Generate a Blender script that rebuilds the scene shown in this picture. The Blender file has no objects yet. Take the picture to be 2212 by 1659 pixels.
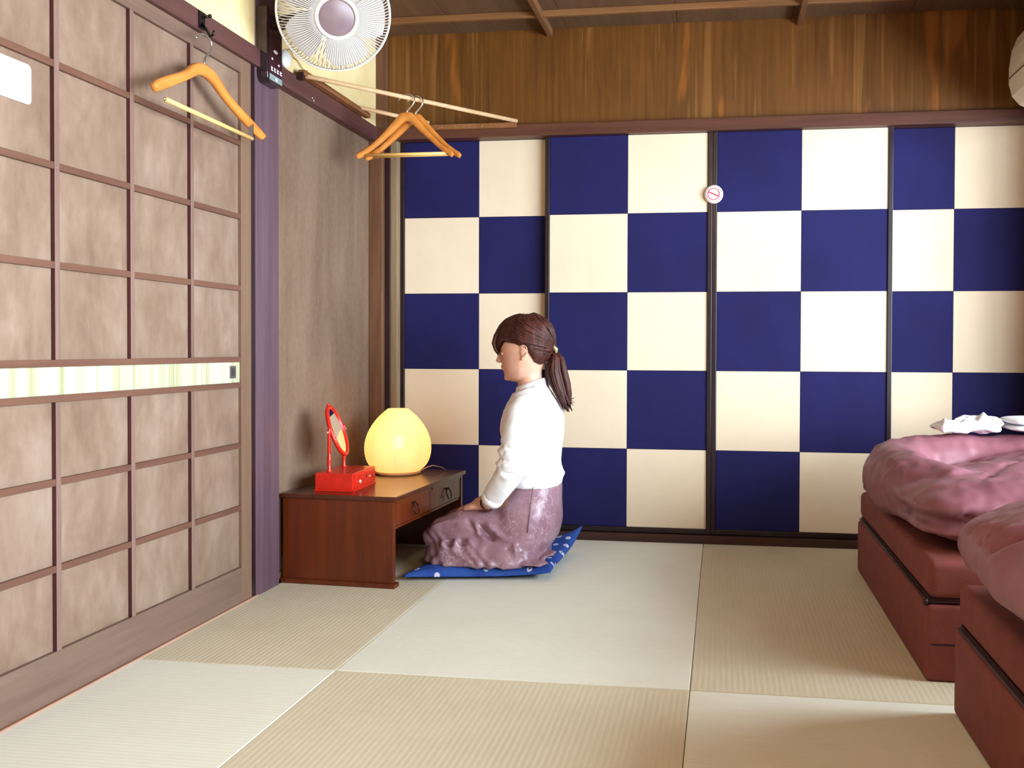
import bpy, bmesh, math, random
import numpy as np
from mathutils import Vector, Matrix, noise

random.seed(7)
PI = math.pi
D = bpy.data
SC = bpy.context.scene
COL = SC.collection

# ------------------------------------------------------------------ camera
IMG_W, IMG_H, F_PX = 2212.0, 1659.0, 2050.0
PITCH, YAW, ROLL = -0.0162971783, -0.148033340, 0.00369808834
PX, PY, EYE = 1252.257, 786.041, 0.82
fwd = Vector((math.sin(YAW) * math.cos(PITCH), math.cos(YAW) * math.cos(PITCH), math.sin(PITCH)))
rgt = Vector((math.cos(YAW), -math.sin(YAW), 0))
upv = rgt.cross(fwd)
r2 = rgt * math.cos(ROLL) + upv * math.sin(ROLL)
u2 = -rgt * math.sin(ROLL) + upv * math.cos(ROLL)
cam_d = D.cameras.new('camera')
cam = D.objects.new('camera', cam_d)
COL.objects.link(cam)
cam.matrix_world = Matrix(((r2.x, u2.x, -fwd.x, 0), (r2.y, u2.y, -fwd.y, 0), (r2.z, u2.z, -fwd.z, EYE), (0, 0, 0, 1)))
cam_d.sensor_width = 36.0
cam_d.lens = F_PX / IMG_W * 36.0
cam_d.shift_x = (IMG_W / 2 - PX) / IMG_W
cam_d.shift_y = (PY - IMG_H / 2) / IMG_W
cam_d.clip_start = 0.02
SC.camera = cam

# ------------------------------------------------------------------ world, daylight, exposure
W = D.worlds.new('sky'); SC.world = W; W.use_nodes = True
W.node_tree.nodes['Background'].inputs[0].default_value = (0.75, 0.86, 1.0, 1)
W.node_tree.nodes['Background'].inputs[1].default_value = 2.0


def area_light(name, loc, rot, sx, sy, power, color):
    l = D.lights.new(name, 'AREA'); l.shape = 'RECTANGLE'; l.size = sx; l.size_y = sy
    l.energy = power; l.color = color
    o = D.objects.new(name, l); COL.objects.link(o); o.location = loc; o.rotation_euler = rot
    return o


# daylight coming in through the tall window of the sunroom on the right
area_light('window_daylight', (2.70, 0.55, 1.08), (0, math.radians(90), 0), 2.04, 5.0, 920, (0.76, 0.895, 1.0))
# warm ceiling lamp of the room, behind the photographer
lamp_l = D.lights.new('ceiling_lamp', 'POINT'); lamp_l.energy = 27; lamp_l.color = (1.0, 0.72, 0.42); lamp_l.shadow_soft_size = 0.16
lamp_o = D.objects.new('ceiling_lamp', lamp_l); COL.objects.link(lamp_o); lamp_o.location = (-0.15, 1.1, 1.95)

SC.view_settings.view_transform = 'Standard'
SC.view_settings.look = 'None'
SC.view_settings.gamma = 1.0
SC.view_settings.use_curve_mapping = False
SC.view_settings.exposure = 0.0
SC.cycles.max_bounces = 6
SC.cycles.glossy_bounces = 3
SC.cycles.use_adaptive_sampling = True
SC.cycles.adaptive_threshold = 0.04
SC.cycles.adaptive_min_samples = 16
SC.cycles.diffuse_bounces = 3
SC.cycles.transparent_max_bounces = 8
SC.cycles.caustics_reflective = False
SC.cycles.caustics_refractive = False


# ------------------------------------------------------------------ materials
def lin(c):
    return tuple((v / 255 / 12.92) if v / 255 <= 0.04045 else ((v / 255 + 0.055) / 1.055) ** 2.4 for v in c)


def rgba(c):
    return (*lin(c), 1.0)


class Mat:
    """small helper around a Principled material with object-space noise"""

    def __init__(s, name, col, rough=0.6, spec=0.4, metal=0.0):
        s.m = D.materials.new(name); s.m.use_nodes = True
        s.nt = s.m.node_tree; s.N = s.nt.nodes; s.L = s.nt.links
        s.p = s.N['Principled BSDF']
        s.p.inputs['Base Color'].default_value = rgba(col)
        s.p.inputs['Roughness'].default_value = rough
        s.p.inputs['Specular IOR Level'].default_value = spec
        s.p.inputs['Metallic'].default_value = metal
        s.col = col
        s.tc = None

    def coords(s, scale=(1, 1, 1)):
        if s.tc is None:
            s.tc = s.N.new('ShaderNodeNewGeometry')
        mp = s.N.new('ShaderNodeMapping'); mp.inputs['Scale'].default_value = scale
        s.L.new(s.tc.outputs['Position'], mp.inputs['Vector'])
        return mp.outputs[0]

    def noise(s, scale, detail=4, rough=0.55, stretch=(1, 1, 1), dist=0.0):
        n = s.N.new('ShaderNodeTexNoise'); n.inputs['Scale'].default_value = scale
        n.inputs['Detail'].default_value = detail; n.inputs['Roughness'].default_value = rough
        n.inputs['Distortion'].default_value = dist
        s.L.new(s.coords(stretch), n.inputs['Vector'])
        return n.outputs['Fac']

    def ramp(s, fac, stops, interp='LINEAR'):
        r = s.N.new('ShaderNodeValToRGB'); r.color_ramp.interpolation = interp
        el = r.color_ramp.elements
        el[0].position = stops[0][0]; el[0].color = rgba(stops[0][1])
        el[1].position = stops[-1][0]; el[1].color = rgba(stops[-1][1])
        for p, c in stops[1:-1]:
            e = el.new(p); e.color = rgba(c)
        s.L.new(fac, r.inputs[0])
        return r.outputs[0]

    def mix(s, a, b, fac, mode='MIX'):
        m = s.N.new('ShaderNodeMix'); m.data_type = 'RGBA'; m.blend_type = mode
        for v, i in ((a, 6), (b, 7)):
            if isinstance(v, tuple): m.inputs[i].default_value = rgba(v)
            else: s.L.new(v, m.inputs[i])
        if isinstance(fac, (int, float)): m.inputs[0].default_value = fac
        else: s.L.new(fac, m.inputs[0])
        return m.outputs[2]

    def color(s, out):
        s.L.new(out, s.p.inputs['Base Color']); return s

    def bump(s, fac, strength=0.3, dist=0.002, prev=None):
        b = s.N.new('ShaderNodeBump'); b.inputs['Strength'].default_value = strength
        b.inputs['Distance'].default_value = dist
        s.L.new(fac, b.inputs['Height'])
        if prev is not None: s.L.new(prev, b.inputs['Normal'])
        s.L.new(b.outputs[0], s.p.inputs['Normal'])
        return b.outputs[0]

    def wave(s, scale, direction='X', dist=0.0, stretch=(1, 1, 1)):
        w = s.N.new('ShaderNodeTexWave'); w.wave_type = 'BANDS'; w.bands_direction = direction
        w.inputs['Scale'].default_value = scale; w.inputs['Distortion'].default_value = dist
        s.L.new(s.coords(stretch), w.inputs['Vector'])
        return w.outputs['Fac']


def plain(name, col, rough=0.6, spec=0.4, metal=0.0, var=0.0, nscale=30, bump=0.0):
    a = Mat(name, col, rough, spec, metal)
    n = a.noise(nscale, 3)
    lo = tuple(max(0, c * (1 - var)) for c in col); hi = tuple(min(255, c * (1 + var)) for c in col)
    a.color(a.ramp(n, [(0.3, lo), (0.7, hi)]))
    if bump: a.bump(n, bump, 0.001)
    return a.m


def wood(name, dark, light, axis='Z', scale=18, rough=0.5, spec=0.35, streak=14.0):
    """grain stretched along one axis"""
    a = Mat(name, light, rough, spec)
    st = {'X': (0.06, 1, 1), 'Y': (1, 0.06, 1), 'Z': (1, 1, 0.06)}[axis]
    n = a.noise(scale, 6, 0.6, st, 0.6)
    n2 = a.noise(scale * streak / 3, 3, 0.6, st)
    mx = a.mix(a.ramp(n, [(0.3, dark), (0.72, light)]), a.ramp(n2, [(0.35, dark), (0.7, light)]), 0.4)
    a.color(mx)
    a.bump(n2, 0.12, 0.001)
    return a.m


MT = {}
MT['pillar'] = wood('pillar_wood', (76, 54, 62), (108, 82, 92), 'Z', 8, 0.5)
MT['lintel'] = wood('lintel_wood_y', (72, 42, 40), (104, 68, 64), 'Y', 10, 0.45)
MT['lintel_x'] = wood('lintel_wood_x', (70, 38, 26), (104, 62, 46), 'X', 10, 0.45)
MT['dark_wood'] = wood('dark_wood', (34, 16, 14), (58, 32, 26), 'Z', 10, 0.45)
MT['dark_wood_x'] = wood('dark_wood_x', (48, 26, 22), (76, 46, 38), 'X', 10, 0.5)
MT['post'] = wood('post_wood', (84, 52, 34), (128, 90, 64), 'Z', 12, 0.5)
MT['lacquer'] = plain('black_lacquer', (30, 14, 20), 0.35, 0.5, var=0.25, nscale=12)
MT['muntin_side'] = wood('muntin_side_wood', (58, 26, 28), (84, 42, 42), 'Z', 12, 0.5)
MT['muntin'] = wood('muntin_wood', (88, 57, 44), (114, 78, 62), 'Y', 12, 0.55)
MT['muntin_v'] = wood('muntin_wood_v', (104, 78, 68), (140, 112, 100), 'Z', 12, 0.55)
MT['rail'] = wood('rail_wood', (98, 74, 62), (124, 99, 85), 'Y', 10, 0.55)
MT['stile'] = wood('stile_wood', (104, 78, 60), (130, 102, 82), 'Z', 10, 0.55)
MT['ceiling'] = wood('ceiling_board', (88, 62, 42), (112, 82, 58), 'Y', 9, 0.65)
MT['batten'] = wood('batten_wood', (104, 68, 38), (150, 104, 64), 'X', 14, 0.55)
MT['batten_y'] = wood('batten_wood_y', (96, 62, 38), (138, 96, 62), 'Y', 14, 0.55)
MT['desk'] = wood('desk_wood', (78, 28, 6), (112, 46, 12), 'Z', 14, 0.28, 0.5, 10)
MT['desk_top'] = wood('desk_top_wood', (62, 26, 14), (92, 44, 24), 'Y', 14, 0.22, 0.5, 10)
MT['pale_wood'] = wood('pale_wood', (206, 160, 116), (232, 196, 156), 'X', 18, 0.5)
MT['rack_wood'] = wood('rack_wood', (116, 70, 40), (160, 108, 68), 'Y', 18, 0.5)
MT['hanger'] = wood('hanger_wood', (192, 112, 42), (224, 148, 70), 'Y', 14, 0.32, 0.5, 6)
MT['hanger_bar'] = wood('hanger_bar_wood', (228, 176, 96), (246, 206, 132), 'Y', 16, 0.4)
MT['chrome'] = plain('steel', (210, 210, 214), 0.2, 0.5, 1.0, var=0.03)
MT['black_metal'] = plain('black_metal', (24, 18, 18), 0.35, 0.5, 0.4, var=0.2)

# lattice door panel board: pale brown with worn vertical streaks
a = Mat('door_board', (176, 150, 134), 0.5, 0.5)
n1 = a.noise(6.0, 6, 0.66, (1, 1, 0.55), 0.4); n2 = a.noise(30, 4, 0.6, (1, 1, 0.45))
a.color(a.mix(a.ramp(n1, [(0.32, (110, 85, 68)), (0.5, (130, 105, 87)), (0.7, (152, 129, 113))]),
              a.ramp(n2, [(0.35, (116, 91, 75)), (0.7, (150, 127, 110))]), 0.3))
a.bump(n2, 0.1, 0.001); MT['door_board'] = a.m
# bamboo strip across the door
a = Mat('bamboo_strip', (222, 220, 190), 0.5, 0.4)
n1 = a.noise(34, 2, 0.5, (0.2, 1, 0.01)); n2 = a.noise(150, 2, 0.5, (0.2, 1, 0.01))
a.color(a.mix(a.ramp(n1, [(0.34, (150, 152, 112)), (0.5, (180, 178, 148)), (0.60, (206, 204, 182)), (0.70, (164, 162, 128))], 'EASE'),
              a.ramp(n2, [(0.4, (156, 150, 110)), (0.6, (200, 198, 176))]), 0.4))
a.bump(n2, 0.2, 0.001); MT['bamboo'] = a.m
# brown plaster wall with vertical streaks
a = Mat('brown_plaster', (124, 99, 82), 0.85, 0.15)
n1 = a.noise(4.0, 6, 0.65, (1, 1, 0.28), 0.6); n2 = a.noise(60, 3, 0.6, (1, 1, 0.7)); n3 = a.noise(7, 4, 0.6, (1, 1, 0.12))
a.color(a.mix(a.mix(a.ramp(n1, [(0.3, (96, 72, 58)), (0.52, (121, 96, 79)), (0.72, (140, 116, 97))]),
              a.ramp(n3, [(0.3, (99, 75, 60)), (0.7, (137, 113, 94))]), 0.3), a.ramp(n2, [(0.3, (104, 82, 66)), (0.7, (140, 118, 99))]), 0.2))
a.bump(n2, 0.25, 0.0015); MT['plaster'] = a.m
a = Mat('cream_plaster', (236, 212, 158), 0.85, 0.15)
n1 = a.noise(7, 4, 0.6)
a.color(a.ramp(n1, [(0.3, (228, 202, 146)), (0.7, (240, 218, 166))])); a.bump(a.noise(120, 2), 0.15, 0.001); MT['cream_wall'] = a.m
# frieze: wide veneer boards with cathedral grain
a = Mat('frieze_veneer', (110, 66, 27), 0.42, 0.4)
n1 = a.noise(2.6, 5, 0.6, (2.4, 1, 0.5), 0.8)
w = a.N.new('ShaderNodeTexWave'); w.wave_type = 'BANDS'; w.bands_direction = 'X'
w.inputs['Scale'].default_value = 9.0; w.inputs['Distortion'].default_value = 7.0; w.inputs['Detail'].default_value = 3.0
w.inputs['Detail Scale'].default_value = 1.2
a.L.new(a.coords((1, 1, 0.14)), w.inputs['Vector'])
n3 = a.noise(70, 3, 0.6, (1, 1, 0.03)); n4 = a.noise(7.0, 3, 0.5, (1, 1, 0.22), 0.3)
base = a.mix(a.ramp(n1, [(0.3, (77, 45, 11)), (0.7, (115, 71, 23))]), a.ramp(w.outputs['Fac'], [(0.25, (77, 44, 11)), (0.95, (123, 77, 27))]), 0.14)
base = a.mix(base, a.ramp(n3, [(0.35, (73, 41, 11)), (0.72, (132, 86, 36))]), 0.28)
base = a.mix(base, (158, 92, 31), a.ramp(n4, [(0.60, (0, 0, 0)), (0.65, (190, 190, 190))]))
n5 = a.noise(26, 2, 0.5, (1, 1, 0.04), 0.4)
base = a.mix(base, (161, 112, 60), a.ramp(n5, [(0.57, (0, 0, 0)), (0.66, (150, 150, 150))]))
a.color(base); a.bump(n3, 0.08, 0.001); MT['frieze'] = a.m


def tatami(name, c0, c1, along):
    a = Mat(name, c1, 0.62, 0.3)
    n1 = a.noise(2.2, 4, 0.6); n2 = a.noise(160, 2, 0.5, (0.05, 1, 1) if along == 'X' else (1, 0.05, 1))
    cc = a.mix(a.ramp(n1, [(0.3, c0), (0.7, c1)]), a.ramp(n2, [(0.3, c0), (0.7, c1)]), 0.35)
    # ribs of the weave, 14 mm apart
    wv = a.wave(22.0, 'Y' if along == 'X' else 'X')
    cc = a.mix(cc, tuple(v * 0.93 for v in c0), a.ramp(wv, [(0.0, (70, 70, 70)), (0.3, (0, 0, 0))]))
    a.color(cc)
    b = a.bump(wv, 0.25, 0.0010); a.bump(n2, 0.2, 0.0008, b)
    return a.m


MT['tatami_a'] = tatami('tatami_straw', (208, 196, 166), (222, 212, 186), 'Y')
MT['tatami_b'] = tatami('tatami_sheen', (228, 226, 208), (240, 240, 226), 'X')  # sheen of the crosswise weave put into a paler colour


def fusuma_cloth(name, col, var):
    a = Mat(name, col, 0.8, 0.2)
    n1 = a.noise(3.0, 4, 0.6); n2 = a.noise(5.0, 3, 0.55, (1.6, 1, 0.35)); n3 = a.noise(300, 2, 0.5)
    lo = tuple(c * (1 - var) for c in col); hi = tuple(min(255, c * (1 + var)) for c in col)
    a.color(a.ramp(n1, [(0.3, lo), (0.7, hi)]))
    b = a.bump(n2, 0.35, 0.006); a.bump(n3, 0.12, 0.0006, b)
    return a.m


MT['cloth_cream'] = fusuma_cloth('fusuma_cream', (228, 208, 180), 0.02)
MT['cloth_navy'] = fusuma_cloth('fusuma_navy', (29, 27, 76), 0.10)


# ------------------------------------------------------------------ mesh helpers
class MB:
    def __init__(s):
        s.v = []; s.f = []

    def add(s, vs, fs):
        k = len(s.v); s.v += [tuple(p) for p in vs]; s.f += [tuple(i + k for i in f) for f in fs]; return s

    def box(s, x0, x1, y0, y1, z0, z1):
        return s.add([(x0, y0, z0), (x1, y0, z0), (x1, y1, z0), (x0, y1, z0), (x0, y0, z1), (x1, y0, z1), (x1, y1, z1), (x0, y1, z1)],
                     [(0, 3, 2, 1), (4, 5, 6, 7), (0, 1, 5, 4), (1, 2, 6, 5), (2, 3, 7, 6), (3, 0, 4, 7)])

    def tube(s, pts, rad, n=10, closed=False, flat=None):
        """sweep along points; rad a number or list; flat=(axis Vector, factor) squashes the section"""
        P = [Vector(p) for p in pts]; m = len(P)
        R = [rad] * m if isinstance(rad, (int, float)) else list(rad)
        vs = []; prev = None
        for i, p in enumerate(P):
            t = (P[(i + 1) % m] - P[i - 1]) if closed else (P[min(i + 1, m - 1)] - P[max(i - 1, 0)])
            t.normalize()
            if prev is None:
                ref = Vector((0, 0, 1)) if abs(t.z) < 0.9 else Vector((1, 0, 0))
                a = t.cross(ref).normalized()
            else:
                a = (prev - t * prev.dot(t)).normalized()
            b = t.cross(a); prev = a
            for k in range(n):
                an = 2 * PI * k / n
                d = a * math.cos(an) + b * math.sin(an)
                if flat: d = d - flat[0] * d.dot(flat[0]) * (1 - flat[1])
                vs.append(p + d * R[i])
        fs = []
        for i in range(m if closed else m - 1):
            j = (i + 1) % m
            for k in range(n):
                l = (k + 1) % n
                fs.append((i * n + k, i * n + l, j * n + l, j * n + k))
        if not closed:
            fs.append(tuple(range(n - 1, -1, -1))); fs.append(tuple((m - 1) * n + k for k in range(n)))
        return s.add(vs, fs)

    def cyl(s, p0, p1, r0, r1=None, n=20):
        return s.tube([p0, p1], [r0, r0 if r1 is None else r1], n)

    def lathe(s, prof, n=32, c=(0, 0, 0), rot=None):
        """profile [(r, h)] about +z through c; ends with r=0 close to a point; rot a Matrix"""
        vs = []; fs = []; idx = []
        for r, h in prof:
            if r < 1e-6:
                idx.append([len(vs)]); vs.append(Vector((0, 0, h)))
            else:
                idx.append(list(range(len(vs), len(vs) + n)))
                vs += [Vector((r * math.cos(2 * PI * k / n), r * math.sin(2 * PI * k / n), h)) for k in range(n)]
        for a, b in zip(idx, idx[1:]):
            for k in range(n):
                l = (k + 1) % n
                if len(a) == 1 and len(b) == 1: continue
                if len(a) == 1: fs.append((a[0], b[k], b[l]))
                elif len(b) == 1: fs.append((a[k], a[l], b[0]))
                else: fs.append((a[k], a[l], b[l], b[k]))
        C = Vector(c)
        vs = [(rot @ v if rot else v) + C for v in vs]
        return s.add(vs, fs)

    def prism(s, poly, w0, w1, plane='xz'):
        """extrude 2D outline; plane names the outline axes, w the third axis"""
        def P(a, b, w):
            return {'xz': (a, w, b), 'yz': (w, a, b), 'xy': (a, b, w)}[plane]
        n = len(poly)
        return s.add([P(a, b, w0) for a, b in poly] + [P(a, b, w1) for a, b in poly],
                     [tuple(range(n)), tuple(range(2 * n - 1, n - 1, -1))] + [(i, (i + 1) % n, n + (i + 1) % n, n + i) for i in range(n)])

    def loft(s, rings, cap=True):
        n = len(rings[0]); vs = [p for r in rings for p in r]; fs = []
        for i in range(len(rings) - 1):
            for k in range(n):
                l = (k + 1) % n
                fs.append((i * n + k, i * n + l, (i + 1) * n + l, (i + 1) * n + k))
        if cap:
            fs.append(tuple(range(n - 1, -1, -1))); fs.append(tuple((len(rings) - 1) * n + k for k in range(n)))
        return s.add(vs, fs)

    def ellipsoid(s, c, r, nu=20, nv=12, rot=None):
        prof = [(math.sin(PI * i / nv), -math.cos(PI * i / nv)) for i in range(nv + 1)]
        prof[0] = (0, -1); prof[-1] = (0, 1)
        t = MB().lathe(prof, nu)
        C = Vector(c)
        vs = []
        for v in t.v:
            q = Vector((v[0] * r[0], v[1] * r[1], v[2] * r[2]))
            vs.append((rot @ q if rot else q) + C)
        return s.add(vs, t.f)

    def mesh(s, name):
        me = D.meshes.new(name); me.from_pydata(s.v, [], s.f)
        bm = bmesh.new(); bm.from_mesh(me); bmesh.ops.recalc_face_normals(bm, faces=bm.faces); bm.to_mesh(me); bm.free()
        return me

    def build(s, name, mat, parent=None, bevel=0.0, smooth=False, segs=2, loc=None, subsurf=0):
        return link(name, s.mesh(name), mat, parent, bevel, smooth, segs, loc, subsurf)


def link(name, me, mat, parent=None, bevel=0.0, smooth=False, segs=2, loc=None, subsurf=0):
    o = D.objects.new(name, me); COL.objects.link(o)
    if mat is not None:
        me.materials.clear(); me.materials.append(mat)
    if parent is not None: o.parent = parent
    if loc is not None: o.location = loc
    if bevel:
        b = o.modifiers.new('bevel', 'BEVEL'); b.width = bevel; b.segments = segs; b.limit_method = 'ANGLE'; b.angle_limit = 0.6
    if subsurf:
        m = o.modifiers.new('sub', 'SUBSURF'); m.levels = subsurf; m.render_levels = subsurf
    if smooth:
        for p in me.polygons: p.use_smooth = True
    return o


def thing(name, label, cat, loc=(0, 0, 0), rz=0.0, group=None):
    o = D.objects.new(name, None); COL.objects.link(o); o.empty_display_size = 0.05
    o.location = loc; o.rotation_euler = (0, 0, rz)
    return tag(o, label, cat, group)


def tag(o, label, cat, group=None):
    o['label'] = label; o['category'] = cat
    if group: o['group'] = group
    return o


def struct(o, label=None):
    o['kind'] = 'structure'
    if label: o['label'] = label
    return o


def fused(mb, voxel, smooth_it=4, factor=0.5):
    """one continuous surface out of overlapping shapes (voxel remesh, smoothed); returns a mesh"""
    me = mb.mesh('tmp'); o = D.objects.new('tmp', me); COL.objects.link(o)
    r = o.modifiers.new('r', 'REMESH'); r.mode = 'VOXEL'; r.voxel_size = voxel; r.use_smooth_shade = True
    if smooth_it:
        sm = o.modifiers.new('s', 'SMOOTH'); sm.iterations = smooth_it; sm.factor = factor
    bpy.context.view_layer.update()
    ev = o.evaluated_get(bpy.context.evaluated_depsgraph_get())
    res = D.meshes.new_from_object(ev)
    D.objects.remove(o); D.meshes.remove(me)
    for p in res.polygons: p.use_smooth = True
    return res


def sell(xf, xb, yc, w, z, n=28, e=2.3, front=0.0):
    """horizontal super-ellipse ring between x=xf and x=xb, half-width w about yc"""
    cx = (xf + xb) / 2; rx = (xb - xf) / 2; out = []
    for k in range(n):
        t = 2 * PI * k / n; c, s_ = math.cos(t), math.sin(t)
        px = math.copysign(abs(c) ** (2 / e), c); py = math.copysign(abs(s_) ** (2 / e), s_)
        ww = w * (1 - front * max(0.0, -px))
        out.append((cx + rx * px, yc + ww * py, z))
    return out


# ================================================================== SETTING
XL, YB, XR, CEIL = -1.51, 4.03, 1.30, 2.19
XE, YF = 2.62, -2.4          # sunroom window wall, wall behind the photographer

# ---- floor and tatami
fl = struct(MB().box(-1.6, XE + .1, YF - .1, YB + .14, -0.12, -0.06).build('floor', MT['dark_wood_x']), 'floor laid with borderless tatami mats')
sx = [-1.515, -0.964, -0.070, 0.824, 1.718, XE]
sy = [YF, 0.531, 2.281, YB - 0.01]
for i in range(5):
    for j in range(3):
        m = MT['tatami_a'] if (i + j) % 2 == 0 else MT['tatami_b']
        MB().box(sx[i] + .0007, sx[i + 1] - .0007, sy[j] + .0007, sy[j + 1] - .0007, -0.06, 0.0).build('tatami_mat', m, fl, 0.0025)

# ---- left wall: plaster, cream band, pillar, lintel, baseboard
wl = struct(MB().box(-1.60, -1.532, 3.0, YB + .1, -0.06, 1.75).build('wall_left', MT['plaster']), 'brown streaked plaster wall behind the low desk')
struct(MB().box(-1.60, -1.512, YF, YB + .1, 1.75, CEIL).build('wall_left_upper', MT['cream_wall']), 'cream plaster wall band above the lintel')
struct(MB().box(-1.60, -1.56, YF, 3.0, -0.06, 1.76).build('wall_left_near', MT['plaster']), 'wall behind the lattice door')
struct(MB().box(-1.60, -1.508, 2.922, 3.085, -0.06, CEIL).build('trim_1', MT['pillar'], bevel=0.004), 'purplish brown square pillar beside the lattice door')
struct(MB().box(-1.57, -1.513, 2.893, 2.924, 0, 1.735).build('trim_2', MT['lacquer']), 'dark door jamb against the pillar')
struct(MB().box(-1.60, -1.495, YF, 2.935, 1.735, 1.794).build('trim_3', MT['lintel'], bevel=0.003), 'dark wooden lintel over the lattice door')
struct(MB().box(-1.60, -1.495, 3.075, YB - .02, 1.722, 1.785).build('trim_4', MT['lintel'], bevel=0.003), 'dark wooden lintel over the brown plaster wall')
struct(MB().box(-1.56, -1.524, 3.085, YB - .03, -0.01, 0.032).build('baseboard_left', MT['post'], bevel=0.002), 'low baseboard under the brown plaster wall')
struct(MB().box(-1.60, -1.506, YF, 2.93, -0.05, 0.004).build('trim_5', wood('sill_wood', (150, 106, 84), (196, 150, 126), 'Y', 10), bevel=0.001), 'thin reddish door sill along the tatami')

# ---- back wall: corner post, frieze board, lintel, sill
struct(MB().box(-1.61, XE + .1, YB + .10, YB + .16, -0.06, CEIL + .05).build('wall_back', MT['plaster']), 'wall behind the sliding doors')
struct(MB().box(-1.532, -1.468, YB - .045, YB + .10, -0.02, 1.735).build('trim_6', MT['post'], bevel=0.004), 'corner post beside the sliding doors')
struct(MB().box(-1.470, -1.444, YB - .020, YB + .10, -0.02, 1.735).build('trim_7', MT['dark_wood'], bevel=0.002), 'thin dark strip on the corner post')
struct(MB().box(-1.446, -1.414, YB - .008, YB + .10, -0.02, 1.735).build('trim_8', wood('tan_strip', (124, 100, 76), (164, 140, 112), 'Z', 12), bevel=0.002), 'tan strip beside the sliding doors')
fz = struct(MB().box(-1.512, XR + .02, YB, YB + .10, 1.775, CEIL).build('wall_back_frieze', MT['frieze']), 'brown veneer frieze above the sliding doors')
struct(MB().box(-1.512, -1.459, YB - .012, YB + .02, 1.775, CEIL).build('trim_9', MT['post'], bevel=0.003), 'narrow post at the left end of the frieze')
struct(MB().box(-1.505, XR, YB - .035, YB + .06, 1.728, 1.780).build('trim_10', MT['lintel_x'], bevel=0.003), 'dark lintel rail above the sliding doors')
struct(MB().box(-1.42, XR, YB - .022, YB + .10, -0.03, 0.034).build('baseboard_back', MT['dark_wood_x'], bevel=0.003), 'brown sill under the sliding doors')

# ---- ceiling with battens
ce = struct(MB().box(-1.61, XE + .1, YF - .1, YB + .16, CEIL + .03, CEIL + .08).build('ceiling', MT['dark_wood_x']), 'dark boarded ceiling')
for i in range(9):
    x0 = -1.60 + i * 0.47
    MB().box(x0 + .001, x0 + .469, YF, YB + .1, CEIL, CEIL + .03).build('ceiling_board', MT['ceiling'], ce)
MB().box(-1.512, XE, 3.80, 3.822, 2.164, CEIL).build('ceiling_batten', MT['batten'], ce, 0.003)
MB().box(-1.512, XE, 2.30, 2.322, 2.164, CEIL).build('ceiling_batten', MT['batten'], ce, 0.003)
for x in (-1.25 - .53, -0.735, 0.311, 1.357):
    if x > -1.5:
        MB().box(x - .012, x + .012, YF, YB + .0, 2.156, CEIL).build('ceiling_batten', MT['batten_y'], ce, 0.003)

# ---- hanging wall over the opening to the sunroom, sunroom shell and window
struct(MB().box(XR, XR + .07, YF, YB + .1, 1.74, CEIL).build('wall_right', MT['dark_wood_x']), 'dark hanging wall above the opening to the sunroom')
struct(MB().box(XR + .01, XR + .07, 3.66, YB + .1, -0.06, 1.76).build('wall_right_wing', MT['plaster']), 'short plaster wing wall between the sliding doors and the sunroom')
struct(MB().box(XR, XR + .09, YB - .03, YB + .1, -0.02, 1.75).build('trim_11', MT['post'], bevel=0.003), 'post at the right end of the sliding doors')
struct(MB().box(XR + .09, XE + .1, YB + .02, YB + .12, -0.06, CEIL).build('wall_back_sunroom', MT['plaster']), 'plaster end wall of the sunroom')
struct(MB().box(-1.6, XE + .1, YF - .1, YF, -0.06, CEIL).build('wall_front', MT['lintel_x']), 'wall behind the photographer')
WY0, WY1, WZ1 = -1.95, 3.05, 2.10
NS_ = 5
wr = MB().box(XE - .05, XE + .05, WY1, YB + .1, -0.06, CEIL).box(XE - .05, XE + .05, YF, WY0, -0.06, CEIL).box(XE - .05, XE + .05, WY0, WY1, WZ1, CEIL)
struct(wr.build('wall_right_sunroom', MT['plaster']), 'outer wall of the sunroom around the tall window')
win = D.objects.new('window_1', None); COL.objects.link(win); struct(win, 'tall sliding glass window of the sunroom')
for k in range(NS_):
    y0 = WY0 + k * (WY1 - WY0) / NS_; y1 = WY0 + (k + 1) * (WY1 - WY0) / NS_; xx = XE - .03 + .02 * (k % 2)
    MB().box(xx - .012, xx + .012, y0, y0 + .035, .04, WZ1).box(xx - .012, xx + .012, y1 - .035, y1, .04, WZ1).box(xx - .012, xx + .012, y0, y1, .04, .10).box(xx - .012, xx + .012, y0, y1, WZ1 - .04, WZ1).build('sash', MT['dark_wood'], win)
gm = D.materials.new('window_glass'); gm.use_nodes = True
_n = gm.node_tree.nodes; _n.clear()
_o = _n.new('ShaderNodeOutputMaterial'); _t = _n.new('ShaderNodeBsdfTransparent'); _g = _n.new('ShaderNodeBsdfGlossy'); _x = _n.new('ShaderNodeMixShader')
_g.inputs['Roughness'].default_value = 0.02; _x.inputs[0].default_value = 0.05
gm.node_tree.links.new(_t.outputs[0], _x.inputs[1]); gm.node_tree.links.new(_g.outputs[0], _x.inputs[2]); gm.node_tree.links.new(_x.outputs[0], _o.inputs[0])
for k in range(NS_):
    y0 = WY0 + k * (WY1 - WY0) / NS_; y1 = WY0 + (k + 1) * (WY1 - WY0) / NS_; xx = XE - .03 + .02 * (k % 2)
    MB().box(xx - .002, xx + .002, y0 + .03, y1 - .03, .09, WZ1 - .03).build('pane', gm, win)
MB().box(XE - .06, XE + .05, WY0, WY1, -0.06, .04).build('window_sill', MT['dark_wood_x'], win)


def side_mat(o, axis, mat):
    """darker flanks: give the faces looking along one axis another material"""
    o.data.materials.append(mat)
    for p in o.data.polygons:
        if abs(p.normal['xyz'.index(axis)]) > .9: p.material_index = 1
    return o


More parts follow.
